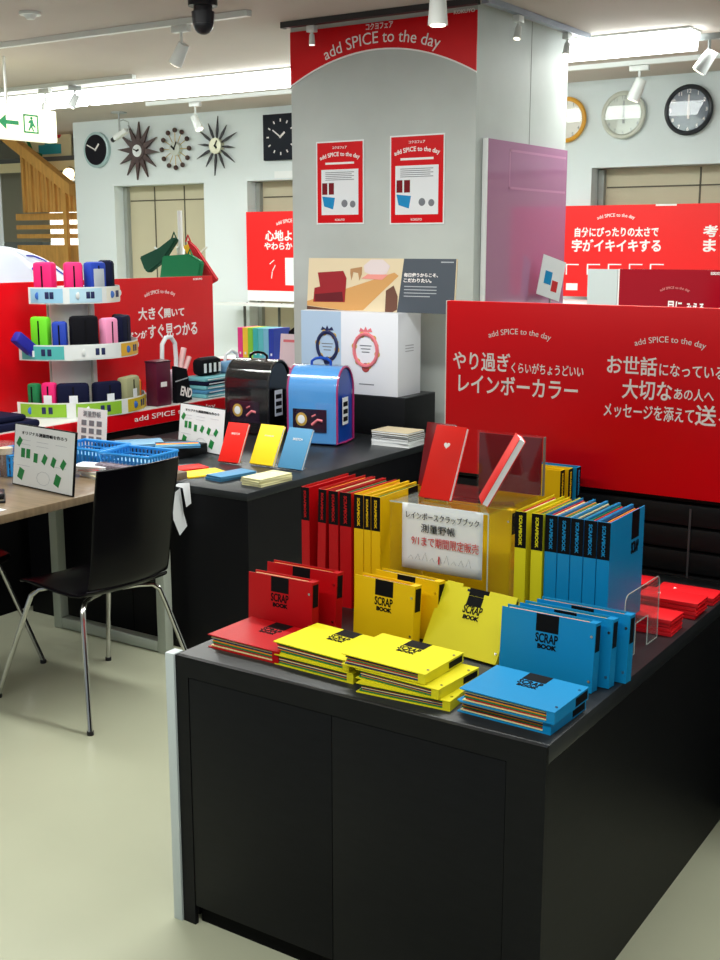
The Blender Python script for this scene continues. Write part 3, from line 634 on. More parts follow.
def hand(body, fx0, fx1, fz, hz, m, nm='handwriting'): text(t, body, m, ((fx0 + fx1) / 2 * WN, -.0078, fz * HN), width=(fx1 - fx0) * WN, size=hz * HN, bold=-.004, name=nm)
hand('レインボースクラップブック', .07, .97, .84, .11, ink); hand('測量野帳', .26, .68, .66, .13, ink); hand('9/1まで期間限定販売', .14, .97, .46, .15, redink)
mb = MB()
for k in range(9): xx = (.1 + k * .09) * WN; mb.tube([(xx, -.0075, .17 * HN), (xx + .008, -.0078, .22 * HN + .006 * (k % 3)), (xx + .014, -.0075, .16 * HN)], .0004, 5)
mb.build('pencil_sketch', greyink, t); bx('exclamation', (.48 * WN, -.008, .14 * HN), (.495 * WN, -.007, .26 * HN), redink, t)
def notebook(label, loc, rz, lean, w_=.091, h_=.172, th=.014, cov=redbook, heart=False, pagem=None, stand=True, roll=0, group='notebooks on clear stands', textline=None):
    """field notebook on an easel: bottom edge at loc, leaning back"""
    t = thing('notebook', label, 'notebook', loc, rz, group, rx=-lean)
    MB().box((-w_ / 2, -th, 0), (w_ / 2, -th + .0015, h_), .0005).box((-w_ / 2, -.0015, 0), (w_ / 2, 0, h_), .0005).box((-w_ / 2, -th, 0), (-w_ / 2 + .0015, 0, h_), .0005).build('cover', cov, t)
    bx('pages', (-w_ / 2 + .002, -th + .0017, .002), (w_ / 2 - .002, -.0017, h_ - .002), pagem or paper, t)
    if heart:
        pts = []
        for k in range(24):
            a = 2 * PI * k / 24; pts.append((.0035 / 6 * 16 * math.sin(a) ** 3 * 1.0, .0035 / 6 * (13 * math.cos(a) - 5 * math.cos(2 * a) - 2 * math.cos(3 * a) - math.cos(4 * a)) * 1.0 + h_ * .73))
        MB().prism(pts, 'y', -th - .0006, -th - .0001).build('heart_emblem', letter, t, smooth=False)
    if textline: text(t, textline, letter, (0, -th - .0008, h_ * .72), width=w_ * .4, bold=0)
    return t
def easel(label, loc, rz, lean, w_=.06, h_=.12, th=.018):
    """clear plastic easel standing behind and under a notebook"""
    t = thing('acrylic_easel', label, 'display stand', loc, rz, 'clear notebook easels')
    M = Matrix.Rotation(-lean, 4, 'X')
    bx('back_plate', (-w_ / 2, .001, .004), (w_ / 2, .004, h_), acry, t, 0, M)
    bx('foot', (-w_ / 2, .003, 0), (w_ / 2, .07, .003), acry, t)
    return t
z1 = RZ + .0035
notebook('bright red notebook with a white heart on the clear riser', (-1.465, 2.575, z1), math.radians(-4), .42, .094, .195, .014, heart=True)
easel('clear easel behind the red heart notebook', (-1.465, 2.577, RZ + .0005), math.radians(-4), .42)
notebook('red notebook turned edge-on with white pages showing on the riser', (-1.335, 2.60, z1), math.radians(-58), .50, .094, .190, .018)
easel('clear easel behind the edge-on red notebook', (-1.335, 2.603, RZ + .0005), math.radians(-58), .50)
a, b = at(478, 433, y=2.77), at(540, 445, y=2.77)
t = thing('acrylic_reflection_panel', 'clear acrylic panel behind the red notebooks, its dark red reflection painted on a board', 'display board', ((a.x + b.x) / 2, 2.775, RZ + .0005))
hw = (b.x - a.x) / 2
bx('board', (-hw, .004, .0), (hw, .010, a.z - RZ), mat('maroon_reflection', (112, 4, 22), .3, spec=.2), t); bx('clear_cover', (-hw - .004, 0, .0), (hw + .006, .003, a.z - RZ + .006), acry, t)  # maroon colour stands in for the dark red reflected in the acrylic panel
bx('edge', (hw + .007, 0, 0), (hw + .010, .010, a.z - RZ + .004), mat('grey_edge', (120, 120, 110), .3), t)
notebook('dark red notebook half hidden behind the heart notebook', (-1.545, 2.70, z1), math.radians(-4), .25, .09, .175, .012, cov=reddk)

# right side: clear bookend and red notebooks
t = thing('acrylic_bookend', 'clear acrylic bookend beside the blue scrapbooks', 'bookend', (-.922, 2.50, T0), math.radians(-1))
pts = [(0, 0), (.22, 0), (.22, .155)]
pts = [(0, 0), (0, .14)] + [(.02 - .02 * math.cos(a), .14 + .02 * math.sin(a)) for a in (.4, .8, 1.2, 1.57)] + [(.20 + .02 * math.sin(a), .14 + .02 * math.cos(a)) for a in (.3, .7, 1.2, 1.57)] + [(.22, 0), (.15, 0), (.15, .075), (.07, .075), (.07, 0)]
ba = glass('smoky_acrylic', (150, 175, 175), a=.10)
MB().prism(pts, 'x', 0, .003).build('upright_plate', ba, t, smooth=False)
MB().tube([(.0015, p[0], p[1]) for p in pts], .0012, 6, True).build('polished_edge', edge, t)
bx('foot_plate', (-.035, .001, 0), (-.0005, .05, .002), ba, t)
def flatnote(label, loc, rz, heart=False, group='red notebooks in flat piles', cov=redbook, w_=.091, h_=.165, th=.010, pagem=None, nm='notebook', tl=None):
    t = thing(nm, label, 'notebook', loc, rz, group)
    MB().box((-w_ / 2, 0, 0), (w_ / 2, h_, .0013), .0004).box((-w_ / 2, 0, th - .0013), (w_ / 2, h_, th), .0004).box((-w_ / 2, 0, 0), (-w_ / 2 + .0013, h_, th), .0004).build('cover', cov, t)
    bx('pages', (-w_ / 2 + .0015, .0015, .0015), (w_ / 2 - .0015, h_ - .0015, th - .0015), pagem or cov, t)
    if heart:
        pts = [(.0032 / 6 * 16 * math.sin(2 * PI * k / 24) ** 3 * .6, .0032 / 6 * (13 * math.cos(2 * PI * k / 24) - 5 * math.cos(4 * PI * k / 24) - 2 * math.cos(6 * PI * k / 24)) * .6 + h_ * .72) for k in range(24)]
        MB().prism(pts, 'z', th + .0001, th + .0007).build('heart_emblem', letter, t, smooth=False)
    if tl: text(t, tl, letter, (0, h_ * .75, th + .0005), width=w_ * .4, rot=(0, 0, 0), bold=0)
    return t
nb = mat('bright_red_cloth', (232, 24, 34), .4)
for k, nm in enumerate(('lowest', 'second', 'third', 'topmost')):
    flatnote(nm + ' red notebook of the nearer pile behind the clear bookend', (-.886 + random.uniform(-.004, .004), 2.785 + random.uniform(-.006, .006), T0 + k * .0105), PI / 2 + random.uniform(-.04, .04), k == 3, cov=nb)
for k, nm in enumerate(('lowest', 'second', 'third', 'topmost')):
    flatnote(nm + ' red notebook of the pile at the far right of the counter', (-.882 + .006 * (k % 2), 2.95 + random.uniform(-.006, .006), T0 + k * .0105), PI / 2 + random.uniform(-.04, .04), k == 3, cov=nb)
for k, nm in enumerate(('lower', 'upper')):
    flatnote(nm + ' red notebook of the rear pile below the slatted unit', (-.878, 3.09, T0 + k * .0105), PI / 2 + .02 * k, k == 1, cov=nb)
for k, nm in enumerate(('lower', 'upper')):
    flatnote(nm + ' red notebook lying behind the five tall blue scrapbooks', (-1.07, 3.12, T0 + k * .0105), PI / 2 + .02 * k, False, cov=nb)

# ------------------------------------------------------------------ middle counter
MZ = .70; mx0, mx1, my0, my1 = -4.10, -2.82, 3.475, 5.25
t = thing('long_black_counter', 'long black counter in the middle carrying school bags and notebooks', 'counter', (mx0, my0, 0))
w_, d_ = mx1 - mx0, my1 - my0
bx('countertop', (0, 0, MZ - .03), (w_, d_, MZ), blackt, t, .001); bx('body', (.004, .006, .0), (w_ - .004, d_ - .004, MZ - .0305), mat('black_side', (14, 14, 19), .5, spec=.2), t)
bx('joint', (w_ * .5, .0045, .02), (w_ * .5 + .003, .0059, MZ - .04), blackg, t)
t = thing('black_plinth', 'raised black plinth under the white gift carton', 'plinth', (-3.80, 4.945, MZ))
bx('block', (0, 0, 0), (.80, .30, .195), blackw, t, .001); bx('top_sheet', (0, 0, .1955), (.80, .30, .2), blackt, t)
BX1 = -3.045; bxw = .59; bd = .22; bz = MZ + .2005; bh = .413
t = thing('gift_carton', 'big white carton with two crests standing on the black plinth', 'box', (BX1 - bxw, 4.95, bz))
bx('carton', (0, 0, 0), (bxw, bd, bh), mat('carton_white', (228, 230, 238), .45), t, .001)
o = bx('blue_panel', (.0005, -.0008, .0005), (.25, -.0001, bh - .0005), mat('carton_blue', (176, 200, 226), .45), t); o['label'] = 'pale blue half of the carton front'
gold = mat('gold_print', (196, 160, 70), .4); pink = mat('pink_print', (224, 120, 130), .5)
def crest(cx, cz, m1, m2, m3, r):
    mb = MB()
    mb.tube([(cx + r * math.cos(2 * PI * k / 24), -.0012, cz + r * 1.15 * math.sin(2 * PI * k / 24)) for k in range(24)], .010, 6, True); mb.build('crest_ring', m1, t)
    mb = MB()
    for a in range(12): mb.ball((cx + r * math.cos(a * PI / 6 + .3), -.001, cz + r * 1.15 * math.sin(a * PI / 6 + .3)), .016 if a % 2 else .011, (1, .12, 1))
    mb.build('crest_flowers', m2, t)
    MB().prism([(cx - .04, cz + r * 1.3), (cx - .03, cz + r * 1.6), (cx - .01, cz + r * 1.42), (cx, cz + r * 1.7), (cx + .01, cz + r * 1.42), (cx + .03, cz + r * 1.6), (cx + .04, cz + r * 1.3)], 'y', -.0016, -.0008).build('crest_crown', m1, t, smooth=False)
    MB().ball((cx, -.001, cz - r * 1.25), .024, (1, .1, 1)).build('crest_base', m3, t)
navyp = mat('navy_print', (30, 40, 84), .5)
crest(.165, .235, navyp, gold, navyp, .062); crest(.40, .225, pink, gold, mat('brick_print', (170, 70, 70), .5), .070)
text(t, 'Shcoool', navyp, (.165, -.0016, .235), width=.08, bold=0, name='crest_text') if False else None
mb = MB()
for cx in (.165, .40):
    for k in range(3): mb.box((cx - .035 + .006 * k, -.0014, .245 - .016 * k), (cx + .035 - .006 * k, -.0009, .250 - .016 * k))
mb.box((.36, -.0006, .05), (.45, -.0001, .056)); mb.build('small_print', greyink, t, smooth=False)
mb = MB()
for k in range(3): mb.box((bxw + .0001, .07, .22 + .014 * k), (bxw + .0007, .15, .225 + .014 * k))
mb.build('side_print', mat('light_grey_ink', (170, 170, 180), .5), t, smooth=False)
# wide photo poster on top of the carton
a, b = at(303, 258, y=5.0), at(452, 260, y=5.0)
z0 = bz + bh
t = thing('photo_poster', 'wide photo poster of a red school bag standing on the white carton', 'poster', (a.x, 5.03, z0 + .0005), rx=math.radians(-5))
PW = b.x - a.x; PH = a.z - z0
bx('board', (0, 0, 0), (PW, .008, PH), mat('photo_cream', (222, 205, 172), .35), t)
def flat(nm, pts, m, y0=-.0008, y1=-.0001): MB().prism([(p[0] * PW, p[1] * PH) for p in pts], 'y', y0, y1).build(nm, m, t, smooth=False)
flat('dark_panel', [(.63, 0), (.995, 0), (.995, 1), (.66, 1)], mat('slate_print', (74, 82, 92), .4))
flat('table_print', [(.0, .08), (.0, .16), (.36, .50), (.60, .74), (.63, .68), (.40, .02), (.28, .0)], mat('table_photo', (206, 154, 92), .5))
flat('table_shade_print', [(.0, .0), (.0, .07), (.26, .0)], mat('shade_photo', (92, 58, 44), .5))
MB().prism([(.045 * PW, .15 * PH), (.05 * PW, .42 * PH), (.09 * PW, .45 * PH), (.07 * PW, .72 * PH), (.25 * PW, .76 * PH), (.275 * PW, .62 * PH), (.27 * PW, .16 * PH)], 'y', -.0016, -.0009).build('bag_print', mat('bag_photo', (150, 26, 36), .4), t, smooth=False)
MB().prism([(.06 * PW, .16 * PH), (.055 * PW, .3 * PH), (.25 * PW, .36 * PH), (.26 * PW, .17 * PH)], 'y', -.0022, -.0017).build('bag_front_print', mat('bag_dark_photo', (96, 14, 26), .4), t, smooth=False)
flat('chair_print', [(.30, .72), (.30, .80), (.38, .84), (.38, .70), (.365, .58), (.355, .72), (.32, .74), (.31, .58)], mat('chair_photo', (176, 132, 88), .5), -.0016, -.0009)
flat('chair_print', [(.55, .0), (.55, .4), (.6, .5), (.63, .3), (.63, .05), (.60, .0)], mat('chair_dark_photo', (104, 66, 52), .5), -.0016, -.0009)
flat('child_print', [(.40, .74), (.39, .86), (.44, .98), (.52, .98), (.57, .86), (.55, .72), (.48, .66)], mat('child_photo', (220, 206, 206), .5), -.0016, -.0009)
flat('paper_print', [(.38, .62), (.42, .70), (.56, .70), (.52, .60)], mat('paper_photo', (232, 150, 140), .5), -.0022, -.0017)
text(t, '毎日使うからこそ、', letter, (PW * .775, -.0015, PH * .70), width=PW * .22, size=.02, bold=.03); text(t, 'こだわりたい。', letter, (PW * .755, -.0015, PH * .60), width=PW * .18, size=.02, bold=.03)
mb = MB()
for k in range(4): mb.box((PW * .67, -.0014, PH * (.48 - .06 * k)), (PW * (.88 - .04 * (k == 3)), -.0009, PH * (.495 - .06 * k)))
mb.box((PW * .9, -.0014, PH * .93), (PW * .98, -.0009, PH * .95)); mb.build('small_print', mat('dim_print', (180, 184, 190), .5), t, smooth=False)
# stack of catalogues right of the bag
cols = [mat('page_grey', (200, 200, 196), .6), ink, mat('page_grey2', (150, 150, 150), .6), ink, white, mat('photo_cream2', (214, 198, 166), .5)]
z = MZ
for k, (m, th) in enumerate(zip([white, mat('booklet_grey', (196, 200, 204), .5), ink, mat('booklet_mid', (130, 132, 136), .5), ink, MATS['photo_cream2']], (.018, .012, .009, .010, .009, .010))):
    t = thing('booklet', ('lowest white', 'pale grey', 'lower black', 'mid grey', 'upper black', 'topmost cream')[k] + ' booklet in the pile right of the blue bag', 'booklet', (-2.935 + random.uniform(-.005, .005), 4.70 + random.uniform(-.005, .005), z), random.uniform(-.05, .05), 'booklets right of the blue bag')
    bx('cover', (-.105, 0, th - .0012), (.105, .15, th), m, t); bx('cover', (-.105, 0, 0), (.105, .15, .0012), m, t); bx('pages', (-.103, .001, .0013), (.104, .149, th - .0013), white, t); z += th + .0003
t = thing('red_booklet', 'red booklet lying right of the catalogue pile by the column', 'booklet', (-2.66, 5.0, .745), 0)
bx('cover', (-.1, 0, 0), (.1, .2, .012), redsc, t); bx('sheet', (-.08, .02, .0121), (.06, .18, .014), paper, t)
t = thing('low_black_stand', 'low black stand between the column and the red sign', 'stand', (-2.80, 4.85, 0))
bx('top', (.01, .0, .73), (.40, .38, .7445), blackt, t); bx('body', (.02, .01, 0), (.39, .37, .7295), blackw, t)

# ------------------------------------------------------------------ school bags
def schoolbag(label, loc, rz, body, flap, pipe, gloss):
    t = thing('school_bag', label, 'school bag', loc, rz, 'hard school bags')
    W2, D, Hh = .128, .19, .37
    def prof(off, z0=.0, zc=.255, r=.11, back=True):
        pts = []
        for k in range(15):
            a = PI - PI * k / 14; pts.append((D / 2 + math.cos(a) * (D / 2 + off), zc + math.sin(a) * (r + off)))
        return pts
    inner = [(0, .006)] + prof(0) + [(D, .006)]
    MB().prism(inner, 'x', -W2 + .004, W2 - .004).build('body', body, t)
    o1 = [(-.004, .012)] + prof(.004); o2 = [(-.010, .012)] + prof(.010)
    MB().prism(o2 + list(reversed(o1)), 'x', -W2, W2).build('flap', flap, t)
    for s in (-1, 1): MB().tube([(s * W2, p[0], p[1]) for p in [(-.008, .012)] + prof(.008) + [(D + .008, .012), (D * .5, .008)]], .0055, 8, True).build('piping', pipe, t)
    hs = [(s_ * .05, D * .55, z_ + .022) for s_, z_ in ((-1, .352), (-1, .372), (-.6, .385), (0, .389), (.6, .385), (1, .372), (1, .352))]
    MB().tube(hs, .007, 8).build('handle', body, t)
    lb = bx('card', (-.10, -.014, .065), (.075, -.0105, .175), mat('bag_card', (38, 22, 44), .2), t)
    MB().ball((-.055, -.0145, .125), .030, (1, .04, 1.1)).build('card_crest', gold, lb)
    MB().ball((-.055, -.016, .125), .019, (1, .04, 1.1)).build('card_crest_field', paper, lb)
    mb = MB().tube([(.0, -.0145, .10), (.03, -.0145, .125), (.055, -.0145, .12)], .007).tube([(.0, -.0145, .14), (.02, -.0145, .15)], .004); mb.build('card_photo', pink, lb)
    tg = bx('price_tag', (W2 + .012, .03, .10), (W2 + .0135, .10, .23), paper, t, 0, Matrix.Rotation(0, 4, 'X'))
    mb = MB()
    for k in range(3): mb.box((W2 + .0136, .038, .115 + .036 * k), (W2 + .0142, .092, .137 + .036 * k))
    mb.build('tag_print', ink, tg, smooth=False)
    bx('tag_strap', (W2 + .006, .05, .22), (W2 + .0115, .08, .235), body, t)
    for s in (-1, 1):
        MB().loft([[(s * .06 - .02, D + .012 + q[0], q[1]), (s * .06 + .02, D + .012 + q[0], q[1]), (s * .06 + .02, D + .02 + q[0], q[1]), (s * .06 - .02, D + .02 + q[0], q[1])] for q in ((0, .30), (.04, .28), (.06, .2), (.065, .13), (.05, .06), (.01, .02))]).build('shoulder_strap', body, t)
    cl = [(-.016, .012)] + prof(.016)
    ci = [(-.015, .012)] + prof(.015)
    MB().prism(cl + list(reversed(ci)), 'x', -W2 - .008, W2 + .008).build('clear_cover', gloss, t)
    return t
gb = glass('clear_vinyl', (230, 240, 250), .08, .004)
metb = mat('pearl_blue', (84, 158, 226), .22, spec=.9, bump=.6, bscale=14); dkb = mat('deep_blue', (16, 70, 170), .3)
o = schoolbag('shiny light blue school bag with magenta piping on the black counter', (-3.262, 4.53, MZ), math.radians(12), dkb, metb, mat('magenta_piping', (170, 40, 110), .4), gb)
o = schoolbag('glossy black school bag beside the light blue one', (-3.715, 4.60, MZ), math.radians(5), mat('patent_black', (14, 14, 18), .12), mat('patent_black_flap', (12, 12, 17), .08, bump=1, bscale=9), mat('black_piping', (12, 12, 14), .3), gb)

# notebooks on the middle counter
G2 = 'small notebooks leaning on stands on the long counter'
ye = mat('yellow_cloth', (250, 214, 20), .5)
for (x_, m, nm, tl) in ((-3.30, redbook, 'red-orange', 'SKETCH'), (-3.125, ye, 'yellow', 'SKETCH BOOK'), (-2.95, blul, 'steel blue', 'SKETCH BOOK')):
    pass
def lean_nb(u0, v0, u1, v1, ut, vt, m, label, tl):
    a, b = at(u0, v0, z=MZ + .004), at(u1, v1, z=MZ + .004); c = (a + b) / 2; wd = (b - a).length; rz = math.atan2(b.y - a.y, b.x - a.x)
    notebook(label, (c.x, c.y, MZ + .004), rz * .6, .50, wd, .185, .013, cov=m, textline=tl, group=G2)
    easel('clear easel behind the ' + label.split(' notebook')[0] + ' notebook', (c.x, c.y + .003, MZ), rz * .6, .50, wd * .7, .12)
lean_nb(219, 462, 240, 464, 0, 0, redbook, 'orange red notebook leaning on the long counter', 'SKETCH')
lean_nb(251, 464, 274, 467, 0, 0, ye, 'yellow notebook leaning on the long counter', 'SKETCH BOOK')
lean_nb(279, 468, 303, 471, 0, 0, blul, 'steel blue notebook leaning on the long counter', 'SKETCH')
for k in range(2): flatnote(('lower', 'upper')[k] + ' steel blue notebook lying at the front edge of the long counter', (-3.10 + .004 * k, 3.60, MZ + k * .0105), math.radians(-8 - 3 * k), cov=blul, w_=.095, h_=.19, group='flat notebooks at the long counter edge')
for k in range(3): flatnote(('lowest', 'middle', 'topmost')[k] + ' cream notebook of the small pile at the counter corner', (-2.905 + (.006, -.004, .003)[k], 3.60, MZ + k * .0105), math.radians((-4, -9, -5)[k]), cov=mat('cream_cover', (228, 224, 176), .6), w_=.105, h_=.19, group='flat notebooks at the long counter edge', tl='SKETCH BOOK' if k == 2 else None)
t = flatnote('yellow thin notebook lying near the table end on the long counter', (-3.27, 3.60, MZ), math.radians(-22), cov=ye, w_=.13, h_=.19, th=.006, group='flat notebooks at the long counter edge')
t = flatnote('orange red thin notebook beside the flat yellow one', (-3.40, 3.66, MZ), math.radians(-22), cov=redbook, w_=.10, h_=.17, th=.006, group='flat notebooks at the long counter edge')
t = flatnote('blue notebook with rainbow stripes on the long counter behind the baskets', (-3.66, 3.86, MZ + .05), math.radians(-45), cov=blul, w_=.13, h_=.20, th=.01, group='flat notebooks at the long counter edge')
bx('stripe', (-.03, .005, .0101), (-.018, .195, .0107), redink, t); bx('stripe', (-.0175, .005, .0101), (-.005, .195, .0107), orange, t); bx('stripe', (-.0045, .005, .0101), (.006, .195, .0107), ye, t)
t = flatnote('plain pale blue notebook beside the striped one behind the baskets', (-3.84, 3.80, MZ + .05), math.radians(-38), cov=mat('pale_blue_cloth', (120, 168, 200), .5), w_=.16, h_=.21, th=.01, group='flat notebooks at the long counter edge')
t = thing('paper_tray', 'black tray under the striped and pale blue notebooks', 'tray', (-3.76, 3.92, MZ)); bx('tray', (-.22, -.14, 0), (.22, .16, .049), blackw, t, .004)

def infoboard(name, label, corners, y, zb, rz, title, group='green picture boards'):
    """white info board with dark rim leaning back on a strut"""
    (u0, v0), (u1, v1), (ut, vt) = corners
    a, b = at(u0, v0, z=zb), at(u1, v1, z=zb); W_ = (b - a).length; H_ = at(ut, vt, y=a.y + .02).z - zb
    t = thing(name, label, 'sign board', (a.x, a.y, zb + .0005), math.atan2(b.y - a.y, b.x - a.x), group, rx=0)
    M = Matrix.Rotation(math.radians(-7), 4, 'X')
    bx('frame', (-.004, .0, 0), (W_ + .004, .008, H_ + .004), ink, t, 0, M); bx('sheet', (0, -.001, .004), (W_, -.0001, H_), white, t, 0, M)
    tx = text(t, title, ink, (W_ * .5, -.0018, H_ * .88), width=W_ * .76, size=H_ * .06, bold=.01); tx.data.transform(M)
    mb = MB(); lt = MB()
    rng = random.Random(3)
    for (fx, fz, r) in ((.09, .72, .6), (.16, .55, 0), (.25, .55, .0), (.38, .50, .05), (.53, .50, .5), (.68, .48, .4), (.84, .47, .6)):
        mb.box((-.035 * W_, -.0022, -.075 * H_), (.03 * W_, -.0015, .075 * H_), 0, M @ Matrix.Translation((fx * W_, 0, fz * H_)) @ Matrix.Rotation(r, 4, 'Y'))
    for (fx, fz, r) in ((.14, .2, .35), (.76, .2, .35)): mb.box((-.05 * W_, -.0022, -.09 * H_), (.04 * W_, -.0015, .09 * H_), 0, M @ Matrix.Translation((fx * W_, 0, fz * H_)) @ Matrix.Rotation(r, 4, 'Y'))
    mb.build('green_picture', mat('green_print', (20, 130, 60), .5), t, smooth=False)
    for k in range(7): lt.box((.06 * W_ + .32 * W_ * (k % 3), -.0020, (.76 - .07 * (k // 3) - .28 * (k > 4)) * H_), (.28 * W_ + .3 * W_ * (k % 3), -.0015, (.765 - .07 * (k // 3) - .28 * (k > 4)) * H_), 0, M)
    lt.tube([M @ Vector((W_ * (.52 + .11 * math.cos(k * PI / 5)), -.0018, H_ * (.19 + .11 * math.sin(k * PI / 5)))) for k in range(10)], .0006, 5, True)
    lt.build('fine_print', mat('pale_ink', (176, 180, 190), .6), t, smooth=False)
    bx('strut', (W_ * .4, .012, 0), (W_ * .6, .05, .004), ink, t); MB().tube([(W_ * .5, .048, .004), (W_ * .5, .012 + H_ * .6 * .12, H_ * .6)], .003).build('strut_leg', ink, t)
    return t
TZ = .742
infoboard('picture_board', 'white board with green pictures on the counter behind the orange notebook', ((178, 447), (222, 456), (180, 403)), 0, MZ, 0, 'オリジナル測量野帳を作ろう')
infoboard('picture_board', 'white board with green pictures at the front of the brown table', ((13, 484), (72, 497), (16, 424)), 0, TZ, 0, 'オリジナル測量野帳を作ろう')

# ------------------------------------------------------------------ table with its clutter
t = thing('work_table', 'brown topped table with pale steel legs at left', 'table', (-3.51, 3.0, 0))
bx('tabletop', (-.36, -1.3, .712), (.335, .53, TZ), tablem, t, .002)
for sx in (-.335, .28):
    bx('leg', (sx, .38, 0.0), (sx + .045, .425, .7115), steelw, t, .002); bx('leg', (sx, -1.25, 0), (sx + .045, -1.205, .7115), steelw, t, .002)
bx('floor_rail', (-.289, .38, .005), (.279, .425, .05), steelw, t, .002); bx('apron', (-.289, .385, .672), (.279, .42, .7115), steelw, t)
MB().prism([(-.27, .66), (-.13, .66), (-.16, .60), (-.265, .55)], 'y', .372, .376).build('hanging_paper', paper, t, smooth=False)
# taped white paper strips at the table end
t = thing('paper_streamer', 'white paper strip hanging off the table end beside the leg', 'paper strip', (-3.13, 3.385, .575))
MB().loft([[(0, 0, .10), (0, .05, .12), (.001, .05, .12), (.001, 0, .10)], [(.004, .0, 0.0), (.004, .06, .02), (.005, .06, .02), (.005, 0, .0)], [(.008, .03, -.07), (.008, .075, -.04), (.009, .075, -.04), (.009, .03, -.07)]]).build('strip', paper, t)
t = thing('paper_streamer', 'short curled white paper strip at the table corner', 'paper strip', (-3.115, 3.40, .68))
MB().loft([[(0, -.02, .035), (0, .01, .04), (.001, .01, .04), (.001, -.02, .035)], [(.012, .02, .02), (.012, .06, .035), (.013, .06, .035), (.013, .02, .02)], [(.014, .035, -.06), (.014, .065, -.05), (.015, .065, -.05), (.015, .035, -.06)]]).build('strip', paper, t)
bkm = mat('blue_basket', (40, 140, 214), .4)
def basket(label, c, rz):
    t = thing('plastic_basket', label, 'basket', (c.x, c.y, TZ), rz, 'blue baskets on the table')
    L, W_, h = .125, .095, .09
    for nm, a, b in (('bottom', (-L + .01, -W_ + .01, 0), (L - .01, W_ - .01, .004)),): bx(nm, a, b, bkm, t)
    mb = MB()
    for lvl in range(4):
        z = .006 + lvl * .026; e = .01 * (1 - lvl / 3.5)
        mb.tube([(-L + e, -W_ + e, z), (L - e, -W_ + e, z), (L - e, W_ - e, z), (-L + e, W_ - e, z)], .004 if lvl < 3 else .007, 6, True)
    for k in range(13):
        x_ = -L + .01 + (2 * L - .02) * k / 12
        for s in (-1, 1): mb.box((x_ - .004, s * W_ - .003, .004), (x_ + .004, s * W_ + .003, .085))
    for k in range(10):
        y_ = -W_ + .01 + (2 * W_ - .02) * k / 9
        for s in (-1, 1): mb.box((s * L - .003, y_ - .004, .004), (s * L + .003, y_ + .004, .085))
    mb.build('woven_wall', bkm, t)
    bx('contents', (-L + .02, -W_ + .02, .005), (L - .02, W_ - .02, .05), mat('basket_stuff', (120, 176, 214), .5, noise=.4, nscale=40), t)
    return t
basket('blue plastic basket nearer the chair on the table', Vector((-3.325, 3.41, 0)), math.radians(6))
basket('blue plastic basket behind the other, beside the small card', Vector((-3.60, 3.42, 0)), math.radians(4))
basket('blue plastic basket half hidden by the white picture board', Vector((-3.76, 3.18, 0)), math.radians(85))
t = thing('info_card', 'small white card with grey pictures standing behind the baskets', 'card', (-4.01, 3.80, MZ), rx=math.radians(-6))
q = at(88, 409, y=t.location.y).z - MZ; hw = .095
bx('card', (-hw, 0, 0), (hw, .003, q), white, t)
mb = MB()
for i in range(3):
    for j in range(3): mb.box((-hw * .7 + hw * .52 * i, -.001, q * (.25 + .18 * j)), (-hw * .7 + hw * .52 * i + hw * .34, -.0001, q * (.37 + .18 * j)))
mb.build('picture_grid', greyink, t, smooth=False); text(t, '測量野帳', greyink, (0, -.001, q * .88), width=hw * 1.2, bold=0)
bx('foot', (-hw * .5, .004, 0), (hw * .5, .04, .003), acry, t)
c0 = at(88, 478, z=TZ)
z = TZ
for k, (m, w_, th, nm) in enumerate(((cream, .15, .014, 'lowest cream'), (white, .14, .012, 'white'), (MATS['page_red'], .10, .008, 'pink-red'), (paper, .15, .010, 'topmost white'))):
    t = thing('small_book', nm + ' small book in the pile behind the green picture board', 'book', (c0.x, c0.y, z), .2 * k - .3, 'small books on the table')
    bx('cover', (-w_ / 2, 0, 0), (w_ / 2, .10, .001), m, t); bx('cover', (-w_ / 2, 0, th - .001), (w_ / 2, .10, th), m, t); bx('pages', (-w_ / 2 + .002, .002, .0011), (w_ / 2 - .002, .098, th - .0011), white, t); z += th + .0003
c0 = at(112, 476, z=TZ)
t = thing('patterned_pouch', 'small checked grey pouch on the table behind the chair back', 'pouch', (-3.325, 3.245, TZ), .0)
bx('pouch', (-.09, 0, 0), (.09, .06, .055), mat('check_cloth', (120, 110, 122), .8, noise=.5, nscale=80), t, .012); bx('zip', (-.08, .028, .0552), (.08, .034, .0575), chrome, t)
c0 = at(62, 452, z=TZ)
t = thing('crumpled_bag', 'crumpled white plastic bag with orange print on the table', 'bag', (-3.79, 3.42, TZ))
t.location = (-3.805, 3.45, TZ)
bm = bmesh.new(); bmesh.ops.create_icosphere(bm, subdivisions=3, radius=.06)
rng = random.Random(5)
for v in bm.verts: v.co *= 1 + rng.uniform(-.22, .22); v.co.z = v.co.z * .9 + .06; v.co.z = max(v.co.z, 0)
m_ = MB(); m_.bm = bm; m_.build('crumpled_sheet', mat('white_vinyl', (226, 228, 228), .3), t, smooth=False)
MB().ball((.02, -.045, .09), .02, (1.3, .4, .8)).build('orange_print', orange, t)
c0 = at(7, 476, z=TZ)
t = thing('drink_glass', 'tall clear glass of iced coffee at the left edge of the table', 'glass', (c0.x, c0.y, TZ))
MB().loft([[(r * math.cos(a * PI / 12), r * math.sin(a * PI / 12), z) for a in range(24)] for r, z in ((.026, 0), (.033, .14))], cap=False).build('cup_wall', glass('cup_glass', (230, 235, 235), a=.12), t)
MB().cyl((0, 0, .001), (0, 0, .09), .0245, .029).build('drink', mat('coffee', (92, 52, 34), .2), t)
MB().cyl((0, 0, .0905), (0, 0, .115), .027, .029).build('foam', mat('foam_cream', (206, 188, 160), .7), t)
c0 = at(5, 500, z=TZ)
t = thing('stapler', 'black and chrome stapler lying at the left edge of the table', 'stapler', (c0.x - .02, c0.y, TZ), math.radians(-40))
